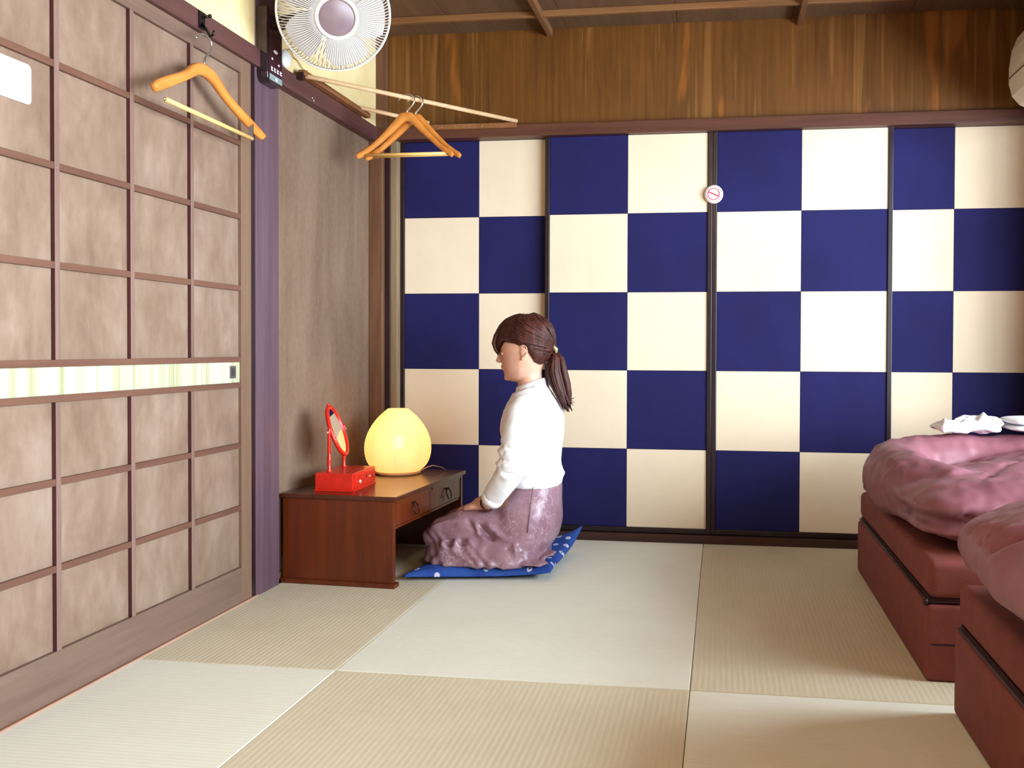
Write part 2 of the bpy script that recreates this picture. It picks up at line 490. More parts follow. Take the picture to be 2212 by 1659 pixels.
# ---- lattice sliding door (left)
def lattice_door(name, y0, y1, xf, label, detailed=True):
    d = D.objects.new(name, None); COL.objects.link(d); struct(d, label)
    xp = xf - 0.011                                   # face of the boards
    zt, zb = 1.735, 0.006
    MB().box(xp - .02, xf, y1 - .064, y1, zb, zt).build('stile', MT['stile'], d, 0.0015)
    MB().box(xp - .02, xf, y0, y0 + .064, zb, zt).build('stile', MT['stile'], d, 0.0015)
    MB().box(xp - .02, xf, y0 + .064, y1 - .064, zb, 0.117).build('rail', MT['rail'], d, 0.0015)
    MB().box(xp - .02, xf, y0 + .064, y1 - .064, 1.690, zt).build('rail', MT['rail'], d, 0.0015)
    iy0, iy1 = y0 + .064, y1 - .064; nc = 4; cw = (iy1 - iy0) / nc
    up = [1.690, 1.467, 1.234, 1.007, 0.781]; lo = [0.700, 0.507, 0.307, 0.117]
    for zs in (up, lo):
        for z1, z0 in zip(zs, zs[1:]):
            for c in range(nc):
                MB().box(xp - .012, xp, iy0 + c * cw + .0004, iy0 + (c + 1) * cw - .0004, z0 + .0004, z1 - .0004).build('board_panel', MT['door_board'], d)
        for z in (zs[1:-1] + [zs[-1]] if zs is up else [zs[0]] + zs[1:-1]):
            MB().box(xp, xf - .0012, iy0, iy1, z - .0082, z + .0082).build('muntin', MT['muntin'], d, 0.001)
        for c in range(1, nc):
            side_mat(MB().box(xp, xf, iy0 + c * cw - .0085, iy0 + c * cw + .0085, zs[-1] + (.0082 if zs is up else 0), zs[0] - (.0082 if zs is lo else 0)).build('muntin', MT['muntin_v'], d, 0.001), 'y', MT['muntin_side'])
    MB().box(xp - .012, xp + .004, iy0, iy1 + .012, .7082, .7728).build('bamboo_strip', MT['bamboo'], d)
    fp = MB().box(xp + .003, xp + .0065, iy1 - .062, iy1 - .026, .722, .761).build('finger_pull', plain('pull_metal', (120, 116, 112), 0.4, 0.5, 0.7, 0.1), d, 0.001)
    MB().box(xp + .0055, xp + .0075, iy1 - .055, iy1 - .033, .729, .754).build('recess', plain('pull_recess', (60, 58, 58), 0.5, var=0.1), fp)
    return d


lattice_door('door_1', 1.638, 2.893, XL, 'brown wooden lattice sliding door with a pale bamboo strip')
lattice_door('door_2', 0.40, 1.66, XL - .036, 'second lattice sliding door running behind the first')


# ---- checkered sliding doors (back)
def fusuma(name, x0, x1, yf, first_navy, label):
    """x0..x1 includes the lacquer frame; yf is the front face"""
    d = D.objects.new(name, None); COL.objects.link(d); struct(d, label)
    fw = .019; zb, zt = .036, 1.742
    for a, b in ((x0, x0 + fw), (x1 - fw, x1)):
        MB().box(a, b, yf, yf + .026, zb, zt).build('stile', MT['lacquer'], d, 0.002)
    MB().box(x0 + fw, x1 - fw, yf + .001, yf + .026, zb, .058).build('rail', MT['lacquer'], d, 0.002)
    MB().box(x0 + fw, x1 - fw, yf + .001, yf + .026, 1.728, zt).build('rail', MT['lacquer'], d, 0.002)
    MB().box(x0 + fw, x1 - fw, yf + .011, yf + .022, .058, 1.728).build('backing', MT['dark_wood'], d)
    zs = [1.728, 1.395, 1.060, 0.727, 0.392, 0.058]; xm = (x0 + x1) / 2
    for r in range(5):
        for c, (a, b) in enumerate(((x0 + fw, xm), (xm, x1 - fw))):
            navy = ((r + c) % 2 == 0) == first_navy
            MB().box(a + .0006, b - .0006, yf + .006 + .0004 * ((r * 2 + c) % 3), yf + .012, zs[r + 1] + .0006, zs[r] - .0006).build(
                'cloth_square', MT['cloth_navy' if navy else 'cloth_cream'], d, 0.001)
    return d


fusuma('door_3', -1.414, -0.698, YB + .030, True, 'checkered sliding door next to the corner post')
fusuma('door_4', -0.754, -0.041, YB - .002, True, 'checkered sliding door behind the kneeling woman')
fusuma('door_5', -0.040, 0.690, YB - .002, True, 'checkered sliding door carrying the round sign')
fusuma('door_6', 0.578, 1.296, YB + .030, True, 'checkered sliding door behind the far bed')


# ================================================================== THINGS
# ---- round no-smoking sign on the meeting stiles
sg = thing('no_smoking_sign', 'small round white no-smoking sign on the sliding doors', 'sign', (-0.035, YB - .003, 1.467))
RX90 = Matrix.Rotation(PI / 2, 3, 'X')
MB().lathe([(0, .012), (.030, .012), (.036, .0105), (.039, .006), (.039, 0), (0, 0)], 40, rot=RX90).build('disc', plain('sign_white', (224, 210, 210), 0.5, var=0.01), sg, smooth=True)
red = plain('sign_red', (196, 50, 72), 0.5, var=0.03)
MB().tube([(.0235 * math.cos(t), -.0122, .0235 * math.sin(t)) for t in [2 * PI * k / 40 for k in range(40)]], .0020, 6, True).build('ring', plain('sign_pale_red', (206, 96, 112), 0.5, var=0.03), sg, smooth=True)
c30, s30 = math.cos(math.radians(-24)), math.sin(math.radians(-24))
MB().add([(x * c30 - z * s30, y, x * s30 + z * c30) for x, y, z in MB().box(-.0225, .0225, -.0138, -.0115, -.0023, .0023).v], MB().box(0, 1, 0, 1, 0, 1).f).build('bar', red, sg)
lt = MB()
for k in range(22):
    if k in (5, 6, 16, 17): continue
    t = 2 * PI * k / 22
    cx, cz = .0305 * math.cos(t), .0305 * math.sin(t)
    b = MB().box(-.0022, .0022, -.0123, -.0112, -.0014, .0014)
    lt.add([(cx + x * -math.sin(t) + z * math.cos(t), y, cz + x * math.cos(t) + z * math.sin(t)) for x, y, z in b.v], b.f)
lt.build('lettering', plain('sign_print', (190, 120, 130), 0.6, var=0.05), sg)['kind'] = 'stuff'

# ---- white notice on the lattice door
nt = thing('door_notice', 'white rounded notice with faint text lines on the lattice door', 'notice', (XL - .010, 1.80, 1.352))
out = []
for cy, cz, a0 in ((.100, .014, -90), (.100, .078, 0), (-.14, .078, 90), (-.14, .014, 180)):
    for k in range(6):
        t = math.radians(a0 + 18 * k); out.append((cy + .012 * math.cos(t), cz + .012 * math.sin(t)))
MB().prism(out, 0.0, .0025, 'yz').build('card', plain('notice_white', (222, 218, 206), 0.5, var=0.01), nt)
pr = MB()
for r, z in enumerate((.076, .066, .055, .045, .034, .023)):
    y = -.135
    while y < .085 - .012 * (r % 3):
        ln = random.uniform(.008, .022)
        pr.box(.0024, .0029, y, y + ln, z - .0012, z + .0012); y += ln + .004
pr.build('print', plain('notice_print', (176, 168, 148), 0.6, var=0.04), nt)['kind'] = 'stuff'


# ---- coat hangers
def make_hanger(name, label, loc, rz, half, group=None, bracket=False, mat='hanger', drop=0.0, style=0):
    """local x along the shoulders, origin where the hook rests"""
    h = thing(name, label, 'hanger', loc, rz, group)
    k = half / .285
    if style: top, bot = ([(0, -.072), (.03, -.073), (.046, -.084), (.075, -.106), (.13, -.147), (.20, -.194), (.255, -.221), (.282, -.232), (.290, -.240)],
                          [(.281, -.256), (.24, -.242), (.16, -.196), (.08, -.148), (.03, -.116), (.012, -.108), (0, -.107)])
    else: top = [(0, -.087), (.035, -.091), (.065, -.106), (.092, -.126), (.125, -.144), (.18, -.167), (.24, -.193), (.278, -.212), (.289, -.224)]
    if not style: bot = [(.277, -.241), (.24, -.226), (.18, -.199), (.10, -.160), (.045, -.130), (.012, -.121), (0, -.123)]
    poly_r = top + bot
    n = len(top)
    v, f = [], []
    full = [(x * k, z - drop * (x / .285)) for x, z in poly_r]
    ring = full[:-1] + [(full[-1][0], full[-1][1])] + [(-x, z) for x, z in reversed(full[1:-1])]
    m = len(ring)
    def bend(x):
        return -.030 * (abs(x) / half) ** 2
    th = lambda x: .0125 - .004 * abs(x) / half
    for x, z in ring: v.append((x, bend(x) - th(x), z))
    for x, z in ring: v.append((x, bend(x) + th(x), z))
    # triangulated strips between top and bottom outlines keep the concave outline clean
    bm = MB()
    cols = 24
    def zt(x):
        x = abs(x) / k
        for (x0, z0), (x1, z1) in zip(top, top[1:]):
            if x <= x1: return z0 + (z1 - z0) * (x - x0) / (x1 - x0)
        return top[-1][1]
    bb = sorted(bot)
    def zb(x):
        x = abs(x) / k
        for (x0, z0), (x1, z1) in zip(bb, bb[1:]):
            if x <= x1: return z0 + (z1 - z0) * (x - x0) / (x1 - x0)
        return bb[-1][1] + (x - bb[-1][0]) * 1.4
    rings = []
    N = 56
    for i in range(N + 1):
        x = -half * 1.014 + 2 * half * 1.014 * i / N
        a, b = zt(x), zb(x)
        if a - b < .004: a, b = (a + b) / 2 + .002, (a + b) / 2 - .002
        dz = -drop * abs(x) / half
        y, t = bend(x), th(x); c = min(.006, (a - b) * .35)
        rings.append([(x, y - t, a - c + dz), (x, y - t + .005, a + dz), (x, y + t - .005, a + dz), (x, y + t, a - c + dz),
                      (x, y + t, b + c + dz), (x, y + t - .005, b + dz), (x, y - t + .005, b + dz), (x, y - t, b + c + dz)])
    bm.loft(rings).build('shoulder_bar', MT[mat], h, smooth=True)
    hook = [(0, 0, -.089 if not style else -.074), (.002, 0, -.066), (.022, 0, -.052), (.041, 0, -.031), (.038, 0, -.009), (.012, 0, .0015), (-.020, 0, -.006), (-.044, 0, -.026)]
    P = []
    for i in range(len(hook) - 1):
        a, b = Vector(hook[i]), Vector(hook[i + 1])
        for q in range(3): P.append(a.lerp(b, q / 3))
    P.append(Vector(hook[-1]))
    for _ in range(2): P = [P[0]] + [(P[i - 1] + P[i] * 2 + P[i + 1]) / 4 for i in range(1, len(P) - 1)] + [P[-1]]
    hs = min(1.0, k * 1.15)
    MB().tube([(p.x * hs, p.y, p.z * (1 if p.z < -.08 else 1)) for p in P], .0030, 8).build('hook', MT['chrome'], h, smooth=True)
    if bracket:
        MB().tube([(-.232 * k, -.03, -.247), (.215 * k, -.03, -.249)], .0062, 10).build('trouser_bar', MT['hanger_bar'], h, smooth=True)
        MB().box(.212 * k, .218 * k, -.034, -.020, -.254, -.205).build('bracket', MT['chrome'], h, .001)
        MB().ellipsoid((-.237 * k, -.03, -.247), (.006, .004, .004), 10, 6).build('bar_tip', MT['chrome'], h, smooth=True)
    else:
        MB().tube([(-.262 * k, -.024, -.238 - drop * .9), (.262 * k, -.024, -.238 - drop * .9)], .0055, 10).build('trouser_bar', MT['hanger_bar'], h, smooth=True)
    return h


make_hanger('coat_hanger', 'orange wooden coat hanger with trouser bar hung above the lattice door', (-1.452, 2.512, 1.706), PI / 2, .290, bracket=True)
ck = thing('coat_hook', 'black metal coat hook screwed to the lintel above the lattice door', 'hook', (-1.495, 2.570, 1.74))
MB().box(0, .004, -.016, .016, 0, .050).build('plate', MT['black_metal'], ck, .001)
MB().tube([(.003, 0, .014), (.022, -.008, -.004), (.040, -.022, -.026), (.046, -.030, -.033), (.056, -.034, -.030), (.060, -.036, -.018)], [.005, .005, .004, .004, .004, .003], 8).build('prong', MT['black_metal'], ck, smooth=True)
MB().tube([(.003, .008, .036), (.018, .012, .040)], .0035, 8).ellipsoid((.020, .013, .041), (.006, .006, .006), 10, 8).build('knob', MT['black_metal'], ck, smooth=True)
MB().ellipsoid((.0042, .022 - .016, .010), (.0015, .003, .003), 8, 6).build('screw', MT['chrome'], ck, smooth=True)

# ---- corner clothes rack: two cleats on the walls and two rods across the corner
rk = thing('corner_clothes_rack', 'pale wooden clothes rack across the corner above the desk', 'clothes rack', (-1.493, 3.18, 1.74))
ox, oy, oz = -1.493, 3.18, 1.74


def rl(x, y, z): return (x - ox, y - oy, z - oz)


b = MB().box(0, .026, .02, .66, .046, .066)
b.build('wall_cleat', MT['rack_wood'], rk, .002)
MB().box(0, .022, .012, .034, .030, .056).build('cleat_block', MT['dark_wood'], rk, .002)
b = MB().box(-1.26 - ox, -.872 - ox, 3.994 - .018 - oy, 3.994 - oy, 1.762 - oz, 1.784 - oz); b.build('wall_cleat', MT['rack_wood'], rk, .002)
MB().tube([rl(-1.478, 3.225, 1.790), rl(-.872, 3.992, 1.792)], .0085, 12).build('rod', MT['pale_wood'], rk, smooth=True)
MB().tube([rl(-1.478, 3.735, 1.806), rl(-1.262, 3.990, 1.796)], .0085, 12).build('rod', MT['pale_wood'], rk, smooth=True)
for y, z in ((.142, -.002), (.155, .004 - .012)):
    MB().ellipsoid((.0005, y, z), (.003, .006, .006), 10, 6).build('bolt', MT['chrome'], rk, smooth=True)
for x in (-1.20, -1.02):
    MB().ellipsoid(rl(x, 3.975, 1.773), (.003, .0015, .003), 8, 6).build('screw', MT['chrome'], rk, smooth=True)
make_hanger('coat_hanger', 'front wooden hanger of the pair on the corner clothes rack', (-1.214, 3.562, 1.806), math.radians(1), .192, 'hangers on the corner rack', style=1)
make_hanger('coat_hanger', 'rear wooden hanger of the pair on the corner clothes rack', (-1.190, 3.593, 1.806), math.radians(-1), .192, 'hangers on the corner rack', style=1)

# ---- wall fan
fan = thing('wall_fan', 'white round wall fan with dark control box on the pillar', 'fan', (-1.508, 2.98, 1.69))
fo = Vector((-1.508, 2.98, 1.69))
gloss = plain('fan_gloss', (70, 56, 58), 0.08, 0.8, 0.6, var=0.05)
prof = [(-.054, .245), (-.054, .03), (-.050, .012), (-.040, .003), (-.028, 0), (.046, 0), (.050, .004), (.050, .245)]
MB().prism(prof, 0.0, .038, 'yz').build('control_box', gloss, fan, .003, segs=3)
pn = MB().box(.038, .0405, -.046, .046, .006, .24).build('control_panel', plain('fan_panel', (56, 30, 40), 0.18, 0.5, var=0.06), fan, .001)
MB().box(.0402, .0412, -.044, .044, .008, .028).build('display', plain('fan_display', (128, 146, 144), 0.25, var=0.06), pn)
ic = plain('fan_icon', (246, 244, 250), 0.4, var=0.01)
MB().ellipsoid((.0405, 0, .108), (.0012, .016, .006), 14, 6).build('power_button', ic, pn, smooth=True)
MB().ellipsoid((.0405, -.024, .080), (.001, .006, .004), 10, 6).build('button', ic, pn, smooth=True)
MB().ellipsoid((.0405, .022, .070), (.001, .006, .004), 10, 6).build('button', ic, pn, smooth=True)
t = MB()
for i in range(4):
    y = -.032 + i * .021
    t.box(.0402, .0410, y, y + .004, .040, .054).box(.0402, .0410, y + .006, y + .012, .040, .044).box(.0402, .0410, y + .006, y + .011, .048, .052)
t.build('panel_marks', ic, pn)
MB().ellipsoid((.0415, .004, .018), (.001, .006, .006), 10, 6).build('display_glint', ic, pn, smooth=True)  # white bead modelled as a glint on the display
# head, axis turned into the room
nvec = Vector((.453, -.76, -.466)).normalized()
q = Vector((0, 0, 1)).rotation_difference(nvec).to_matrix()
fc = Vector((-1.230, 2.9, 1.886)) - fo
white_pl = plain('fan_white', (226, 220, 214), 0.35, 0.5, var=0.01)


def fp(r, t, h): return fc + q @ Vector((r * math.cos(t), r * math.sin(t), h))


R0 = .177
MB().tube([fp(R0, 2 * PI * k / 72, 0) for k in range(72)], .0042, 8, True).build('rim', white_pl, fan, smooth=True)
wr_ = MB()
for k in range(112):
    t = 2 * PI * k / 112
    wr_.tube([fp(r, t, h) for r, h in ((.062, .066), (.09, .064), (.12, .057), (.15, .043), (.166, .022), (.1765, 0))], .0015, 4)
g = wr_.build('front_grille', white_pl, fan, smooth=True)
wb_ = MB()
for k in range(72):
    t = 2 * PI * (k + .5) / 72
    wb_.tube([fp(r, t, h) for r, h in ((.05, -.05), (.11, -.05), (.155, -.04), (.172, -.018), (.1765, 0))], .0013, 4)
wb_.build('rear_grille', white_pl, fan, smooth=True)
MB().lathe([(0, .070), (.052, .070), (.0565, .067), (.0565, .060), (0, .060)], 40, fc, q).build('hub_cap', plain('fan_hub', (128, 106, 112), 0.35, 0.5, var=0.04), fan, smooth=True)
MB().lathe([(.0565, .060), (.0565, .070), (.062, .0715), (.068, .069), (.069, .060)], 40, fc, q).build('hub_ring', white_pl, fan, smooth=True)
MB().lathe([(0, .03), (.030, .028), (.034, .015), (.034, -.02), (0, -.02)], 28, fc, q).build('spinner', white_pl, fan, smooth=True)
bl_m = plain('fan_blade', (186, 178, 172), 0.4, 0.4, var=0.01)
for k in range(5):
    t0 = 2 * PI * k / 5 + .4
    rows = []
    for i in range(7):
        u = i / 6; r = .030 + .130 * u; w = .30 + .28 * math.sin(PI * min(1, u * .8 + .1)); tw = .6 - .35 * u
        rows.append([(r, t0 + .25 * u + s_ * w, .012 - tw * s_ * w * r * .5) for s_ in (-1, -.5, 0, .5, 1)])
    bm_ = MB(); vs = [fp(*p) for row in rows for p in row] + [fp(p[0], p[1], p[2] - .002) for row in rows for p in row]
    fs = []
    for i in range(6):
        for j in range(4):
            a0 = i * 5 + j; fs.append((a0, a0 + 1, a0 + 6, a0 + 5)); fs.append((a0 + 35, a0 + 40, a0 + 41, a0 + 36))
    bm_.add(vs, fs).build('blade', bl_m, fan, smooth=True)
MB().lathe([(0, -.045), (.052, -.045), (.058, -.06), (.056, -.13), (.040, -.155), (0, -.16)], 32, fc, q).build('motor_housing', white_pl, fan, smooth=True)
MB().tube([fp(0, 0, -.12), fc + Vector((-.10, .14, .05)), Vector((.05, .02, .21)), Vector((.02, .01, .215))], [.024, .024, .026, .028], 14).build('arm', gloss, fan, smooth=True)

ad = thing('plug_adapter', 'small white rounded plug adapter on the wall beside the fan', 'adapter', (-1.512, 3.108, 1.786))
MB().ellipsoid((.016, 0, .030), (.016, .032, .030), 24, 14).build('housing', plain('adapter_white', (252, 252, 252), 0.35, var=0.005), ad, smooth=True)
MB().tube([(.012, .01, .056), (.012, .035, .076), (.008, .065, .074), (.006, .09, .062), (.006, .12, .060), (.007, .15, .046), (.006, .175, .036), (.005, .20, .048)], .0016, 6).build('cord', plain('cord_grey', (150, 124, 96), 0.6, var=0.05), ad, smooth=True)

# ---- air conditioner on the hanging wall
ac = thing('air_conditioner', 'white wall air conditioner high in the right corner', 'air conditioner', (XR, 3.4, 1.72))
acm = plain('ac_white', (226, 214, 196), 0.4, 0.4, var=0.02)
pf = [(-.002, .31), (-.17, .303), (-.205, .275), (-.225, .225), (-.234, .16), (-.234, .10), (-.222, .060), (-.195, .030), (-.155, .010), (-.10, 0), (-.002, 0)]
MB().prism(pf, -.42, .40, 'xz').build('casing', acm, ac, .006, segs=3)
MB().prism([(-.2365, .115), (-.2345, .118), (-.2215, .056), (-.196, .026), (-.160, .006), (-.163, .001), (-.199, .021), (-.226, .053)], -.40, .385, 'xz').build('louver', acm, ac, .001)
MB().box(-.238, -.232, -.40, .385, .118, .1215).build('gap', plain('ac_gap', (120, 96, 78), 0.6, var=0.05), ac)
MB().prism([(-.196, .024), (-.199, .0215), (-.163, .0005), (-.160, .003)], -.38, .30, 'xz').build('vane', plain('ac_vane', (200, 196, 186), 0.4, var=0.02), ac, .0005)

# ---- low writing desk
dk = thing('low_desk', 'low dark red-brown wooden writing desk against the plaster wall', 'desk', (-1.285, 3.468, 0), math.radians(-3.2))
hx, hy = .205, .365
MB().box(-hx - .006, hx + .012, -hy - .006, hy + .008, .296, .312).build('top', MT['desk_top'], dk, .003)
for s_ in (-1, 1):
    y0, y1 = (-hy, -hy + .022) if s_ < 0 else (hy - .022, hy)
    MB().box(-hx, hx, y0, y1, .014, .296).build('side_panel', MT['desk'], dk, .002)
    MB().box(-hx - .004, hx + .010, y0 - .012, y1 + .008, 0, .016).build('foot', MT['desk'], dk, .003)
MB().box(-hx, -hx + .015, -hy + .022, hy - .022, .09, .296).build('back_panel', MT['desk'], dk)
MB().box(-hx + .015, hx - .006, -hy + .022, hy - .022, .196, .204).build('drawer_bottom', MT['desk'], dk)
MB().box(hx - .014, hx - .002, -.008, .008, .198, .296).build('drawer_divider', MT['desk'], dk, .001)
for s_ in (-1, 1):
    y0, y1 = (-hy + .023, -.009) if s_ < 0 else (.009, hy - .023)
    dr = MB().box(hx - .24, hx - .003, y0, y1, .206, .2945).build('drawer', MT['desk'], dk, .002)
    MB().box(hx - .0035, hx + .0005, y0 + .004, y1 - .004, .282, .2935).build('drawer_lip', MT['desk'], dr, .001)
    yc = (y0 + y1) / 2
    MB().tube([(hx + .003 + .005 * (1 + math.cos(t)), yc + .024 * math.sin(t), .243 - .020 * math.cos(t)) for t in [2 * PI * k / 24 for k in range(24)]], .0021, 8, True).build('ring_pull', MT['black_metal'], dr, smooth=True)
    for d in (-.008, .008):
        MB().ellipsoid((hx + .001, yc + d, .263), (.006, .004, .004), 10, 6).build('pull_mount', MT['black_metal'], dr, smooth=True)

# ---- red vanity mirror
vm = thing('vanity_mirror', 'red lacquered tilting mirror on a small drawer box', 'mirror', (-1.352, 3.292, .312), math.radians(1.5))
redm = plain('red_lacquer', (206, 34, 16), 0.25, 0.5, var=0.05)
vx, vy = .070, .115
MB().box(-vx, vx, -vy, vy, .004, .064).build('box', redm, vm, .003)
MB().box(-vx - .002, vx + .003, -vy - .002, vy + .002, 0, .006).build('base_edge', redm, vm, .001)
dr = MB().box(vx - .004, vx + .004, -vy + .008, vy - .008, .010, .058).build('drawer', redm, vm, .0015)
MB().ellipsoid((vx + .006, -.060, .030), (.004, .006, .006), 12, 8).build('knob', plain('knob_white', (246, 232, 214), 0.3, var=0.02), dr, smooth=True)
MB().ellipsoid((vx + .004, .012, .040), (.002, .005, .005), 10, 6).build('lock', MT['black_metal'], dr, smooth=True)
MB().ellipsoid((vx + .006, .040, .036), (.003, .004, .004), 10, 6).build('knob', plain('knob_gold', (240, 190, 140), 0.3, var=0.02), dr, smooth=True)
px_ = -.035
for y in (-.072, .072):
    MB().lathe([(0, .060), (.0085, .062), (.0085, .068), (.006, .074), (.0072, .10), (.0080, .118), (.0055, .122), (.0065, .130), (.0052, .20), (.0062, .212), (.004, .222), (0, .226)], 14, (px_, y, 0)).build('post', redm, vm, smooth=True)
    MB().cyl((px_, y * .86, .205), (px_, y * 1.16, .205), .0022, n=8).ellipsoid((px_, y * 1.18, .205), (.004, .005, .004), 10, 6).build('pivot', plain('pivot_pink', (244, 150, 140), 0.3, var=0.03), vm, smooth=True)
tilt = Matrix.Rotation(math.radians(-20), 3, 'Y')
mc = Vector((px_ + .002, 0, .205))


def mo(y, z, x=0): return mc + tilt @ Vector((x, y, z))


ov = [2 * PI * k / 48 for k in range(48)]
MB().tube([mo(.056 * math.cos(t), .090 * math.sin(t)) for t in ov], .0078, 10, True).build('oval_frame', redm, vm, smooth=True)
b = MB(); b.add([mo(.054 * math.cos(t), .088 * math.sin(t), -.007) for t in ov] + [mo(.054 * math.cos(t), .088 * math.sin(t), -.002) for t in ov],
                [tuple(range(47, -1, -1)), tuple(range(48, 96))] + [(k, (k + 1) % 48, 48 + (k + 1) % 48, 48 + k) for k in range(48)])
b.build('backing', redm, vm)
mir = plain('mirror_glass', (240, 240, 240), 0.02, 0.5, 1.0, var=0.0)
b = MB(); b.add([mo(.053 * math.cos(t), .087 * math.sin(t), -.003) for t in ov] + [mo(.053 * math.cos(t), .087 * math.sin(t), .002) for t in ov],
                [tuple(range(47, -1, -1)), tuple(range(48, 96))] + [(k, (k + 1) % 48, 48 + (k + 1) % 48, 48 + k) for k in range(48)])
b.build('glass', mir, vm)
MB().ellipsoid(mo(0, .099), (.006, .008, .006), 12, 8).build('finial', redm, vm, smooth=True)

bx_ = thing('pale_box', 'small pale box between the red mirror and the paper lamp', 'box', (-1.375, 3.50, .312))
MB().box(-.035, .035, -.03, .03, 0, .034).build('box', plain('pale_card', (222, 190, 140), 0.6, var=0.03), bx_, .002)
MB().box(-.036, .036, -.031, .031, .034, .042).build('lid', plain('pale_card_lid', (232, 204, 158), 0.6, var=0.03), bx_, .002)

# ---- paper lamp
pl = thing('paper_lamp', 'glowing egg-shaped paper lamp standing on the low desk', 'lamp', (-1.292, 3.685, .312))
pm = D.materials.new('washi_paper'); pm.use_nodes = True
N = pm.node_tree.nodes; Lk = pm.node_tree.links; N.clear()
o_ = N.new('ShaderNodeOutputMaterial'); dif = N.new('ShaderNodeBsdfDiffuse'); trl = N.new('ShaderNodeBsdfTranslucent'); tra = N.new('ShaderNodeBsdfTransparent')
m1 = N.new('ShaderNodeMixShader'); m2 = N.new('ShaderNodeMixShader')
nz = N.new('ShaderNodeTexNoise'); nz.inputs['Scale'].default_value = 60; ge = N.new('ShaderNodeNewGeometry'); Lk.new(ge.outputs['Position'], nz.inputs['Vector'])
rp = N.new('ShaderNodeValToRGB'); rp.color_ramp.elements[0].color = (.86, .72, .50, 1); rp.color_ramp.elements[1].color = (.92, .80, .56, 1); Lk.new(nz.outputs['Fac'], rp.inputs[0])
Lk.new(rp.outputs[0], dif.inputs[0]); Lk.new(rp.outputs[0], trl.inputs[0])
m1.inputs[0].default_value = 0.50; m2.inputs[0].default_value = 0.035
Lk.new(dif.outputs[0], m1.inputs[1]); Lk.new(trl.outputs[0], m1.inputs[2]); Lk.new(m1.outputs[0], m2.inputs[1]); Lk.new(tra.outputs[0], m2.inputs[2]); Lk.new(m2.outputs[0], o_.inputs[0])
eggt = [(0, .66), (.04, .765), (.10, .87), (.18, .945), (.28, .99), (.38, 1.0), (.48, .98), (.58, .925), (.68, .84), (.77, .735), (.85, .615), (.91, .505), (.955, .41), (.985, .345), (1, .31)]
egg = []
nseg = 52
for i in range(nseg + 1):
    u = i / nseg
    for (u0, r0), (u1, r1) in zip(eggt, eggt[1:]):
        if u <= u1 + 1e-9: r = r0 + (r1 - r0) * (u - u0) / (u1 - u0); break
    egg.append([.1345 * r, .012 + .250 * u])
for _ in range(3):
    egg = [egg[0]] + [[(egg[i - 1][0] + 2 * egg[i][0] + egg[i + 1][0]) / 4, egg[i][1]] for i in range(1, nseg)] + [egg[-1]]
prof = []
for i, (r, z) in enumerate(egg):
    prof.append((r - (.0016 if i % 2 else 0), z))
b = MB().lathe(prof, 64)
b.build('paper_shade', pm, pl, smooth=True)
rib = plain('lamp_rib', (226, 186, 110), 0.6, var=0.03)
rm = MB()
for k in range(8):
    t = 2 * PI * k / 8 + .25
    rm.tube([((r - .0016) * math.cos(t), (r - .0016) * math.sin(t), z) for r, z in egg[::4]], .0007, 5)
rm.build('wire_rib', rib, pl, smooth=True)
MB().lathe([(0, 0), (.088, 0), (.092, .003), (.092, .010), (.080, .014), (0, .014)], 40).build('base', plain('lamp_base', (206, 150, 96), 0.5, var=0.04), pl, smooth=True)
bulb_m = D.materials.new('bulb_glow'); bulb_m.use_nodes = True
bulb_m.node_tree.nodes['Principled BSDF'].inputs['Emission Color'].default_value = (1, .82, .45, 1)
bulb_m.node_tree.nodes['Principled BSDF'].inputs['Emission Strength'].default_value = 16
MB().lathe([(0, .014), (.014, .014), (.014, .06), (.012, .07), (0, .07)], 16).build('socket', MT['black_metal'], pl, smooth=True)
MB().ellipsoid((0, 0, .125), (.022, .022, .028), 20, 12).build('bulb', bulb_m, pl, smooth=True)
MB().tube([(.085, .02, .006), (.105, .04, .020), (.125, .065, .026), (.15, .09, .018), (.165, .12, .004)], .0022, 8).build('cord', plain('lamp_cord', (206, 170, 130), 0.5, var=0.04), pl, smooth=True)
bl = D.lights.new('paper_lamp_bulb', 'POINT'); bl.energy = 3.6; bl.color = (1.0, .50, .15); bl.shadow_soft_size = .03
bo = D.objects.new('bulb_light', bl); COL.objects.link(bo); bo.parent = pl; bo.location = (0, 0, .135)

# ---- floor cushion
cu = MB()
A_, B_, C_, D_ = Vector((-1.100, 3.185, .012)), Vector((-.590, 3.275, .026)), Vector((-.548, 3.76, .100)), Vector((-1.05, 3.70, .012))
nu = 40
top, botm = [], []
for i in range(nu + 1):
    for j in range(nu + 1):
        u, v = i / nu, j / nu
        p = (A_ * (1 - u) + B_ * u) * (1 - v) + (D_ * (1 - u) + C_ * u) * v
        U, V = 2 * u - 1, 2 * v - 1
        # sides bow in between the corners
        p.x += -.020 * U * (1 - V * V); p.y += -.016 * V * (1 - U * U) * 1.0
        lift = max(0.0, p.z - .012)
        e = ((1 - abs(U) ** 3.2) * (1 - abs(V) ** 3.2)) ** .55
        sit = max(0.0, 1 - ((p.x + .80) / .26) ** 2) * max(0.0, 1 - ((p.y - 3.5) / .24) ** 2)
        wr0 = noise.noise(Vector((p.x * 16, p.y * 16, 3))) * .004 * e
        basez = .004 + (p.z - .004) * (U * U * .5 + V * V * .5) ** 1.5 if lift > 0 else .004
        zt_ = basez + .012 + e * (.044 - .022 * sit) + wr0
        zb_ = max(.002, basez - .002 + .006 * (1 - e))
        top.append((p.x, p.y, zt_ if 0 < i < nu and 0 < j < nu else (zb_ + .006)))
        botm.append((p.x, p.y, zb_))
fs = []
K = nu + 1
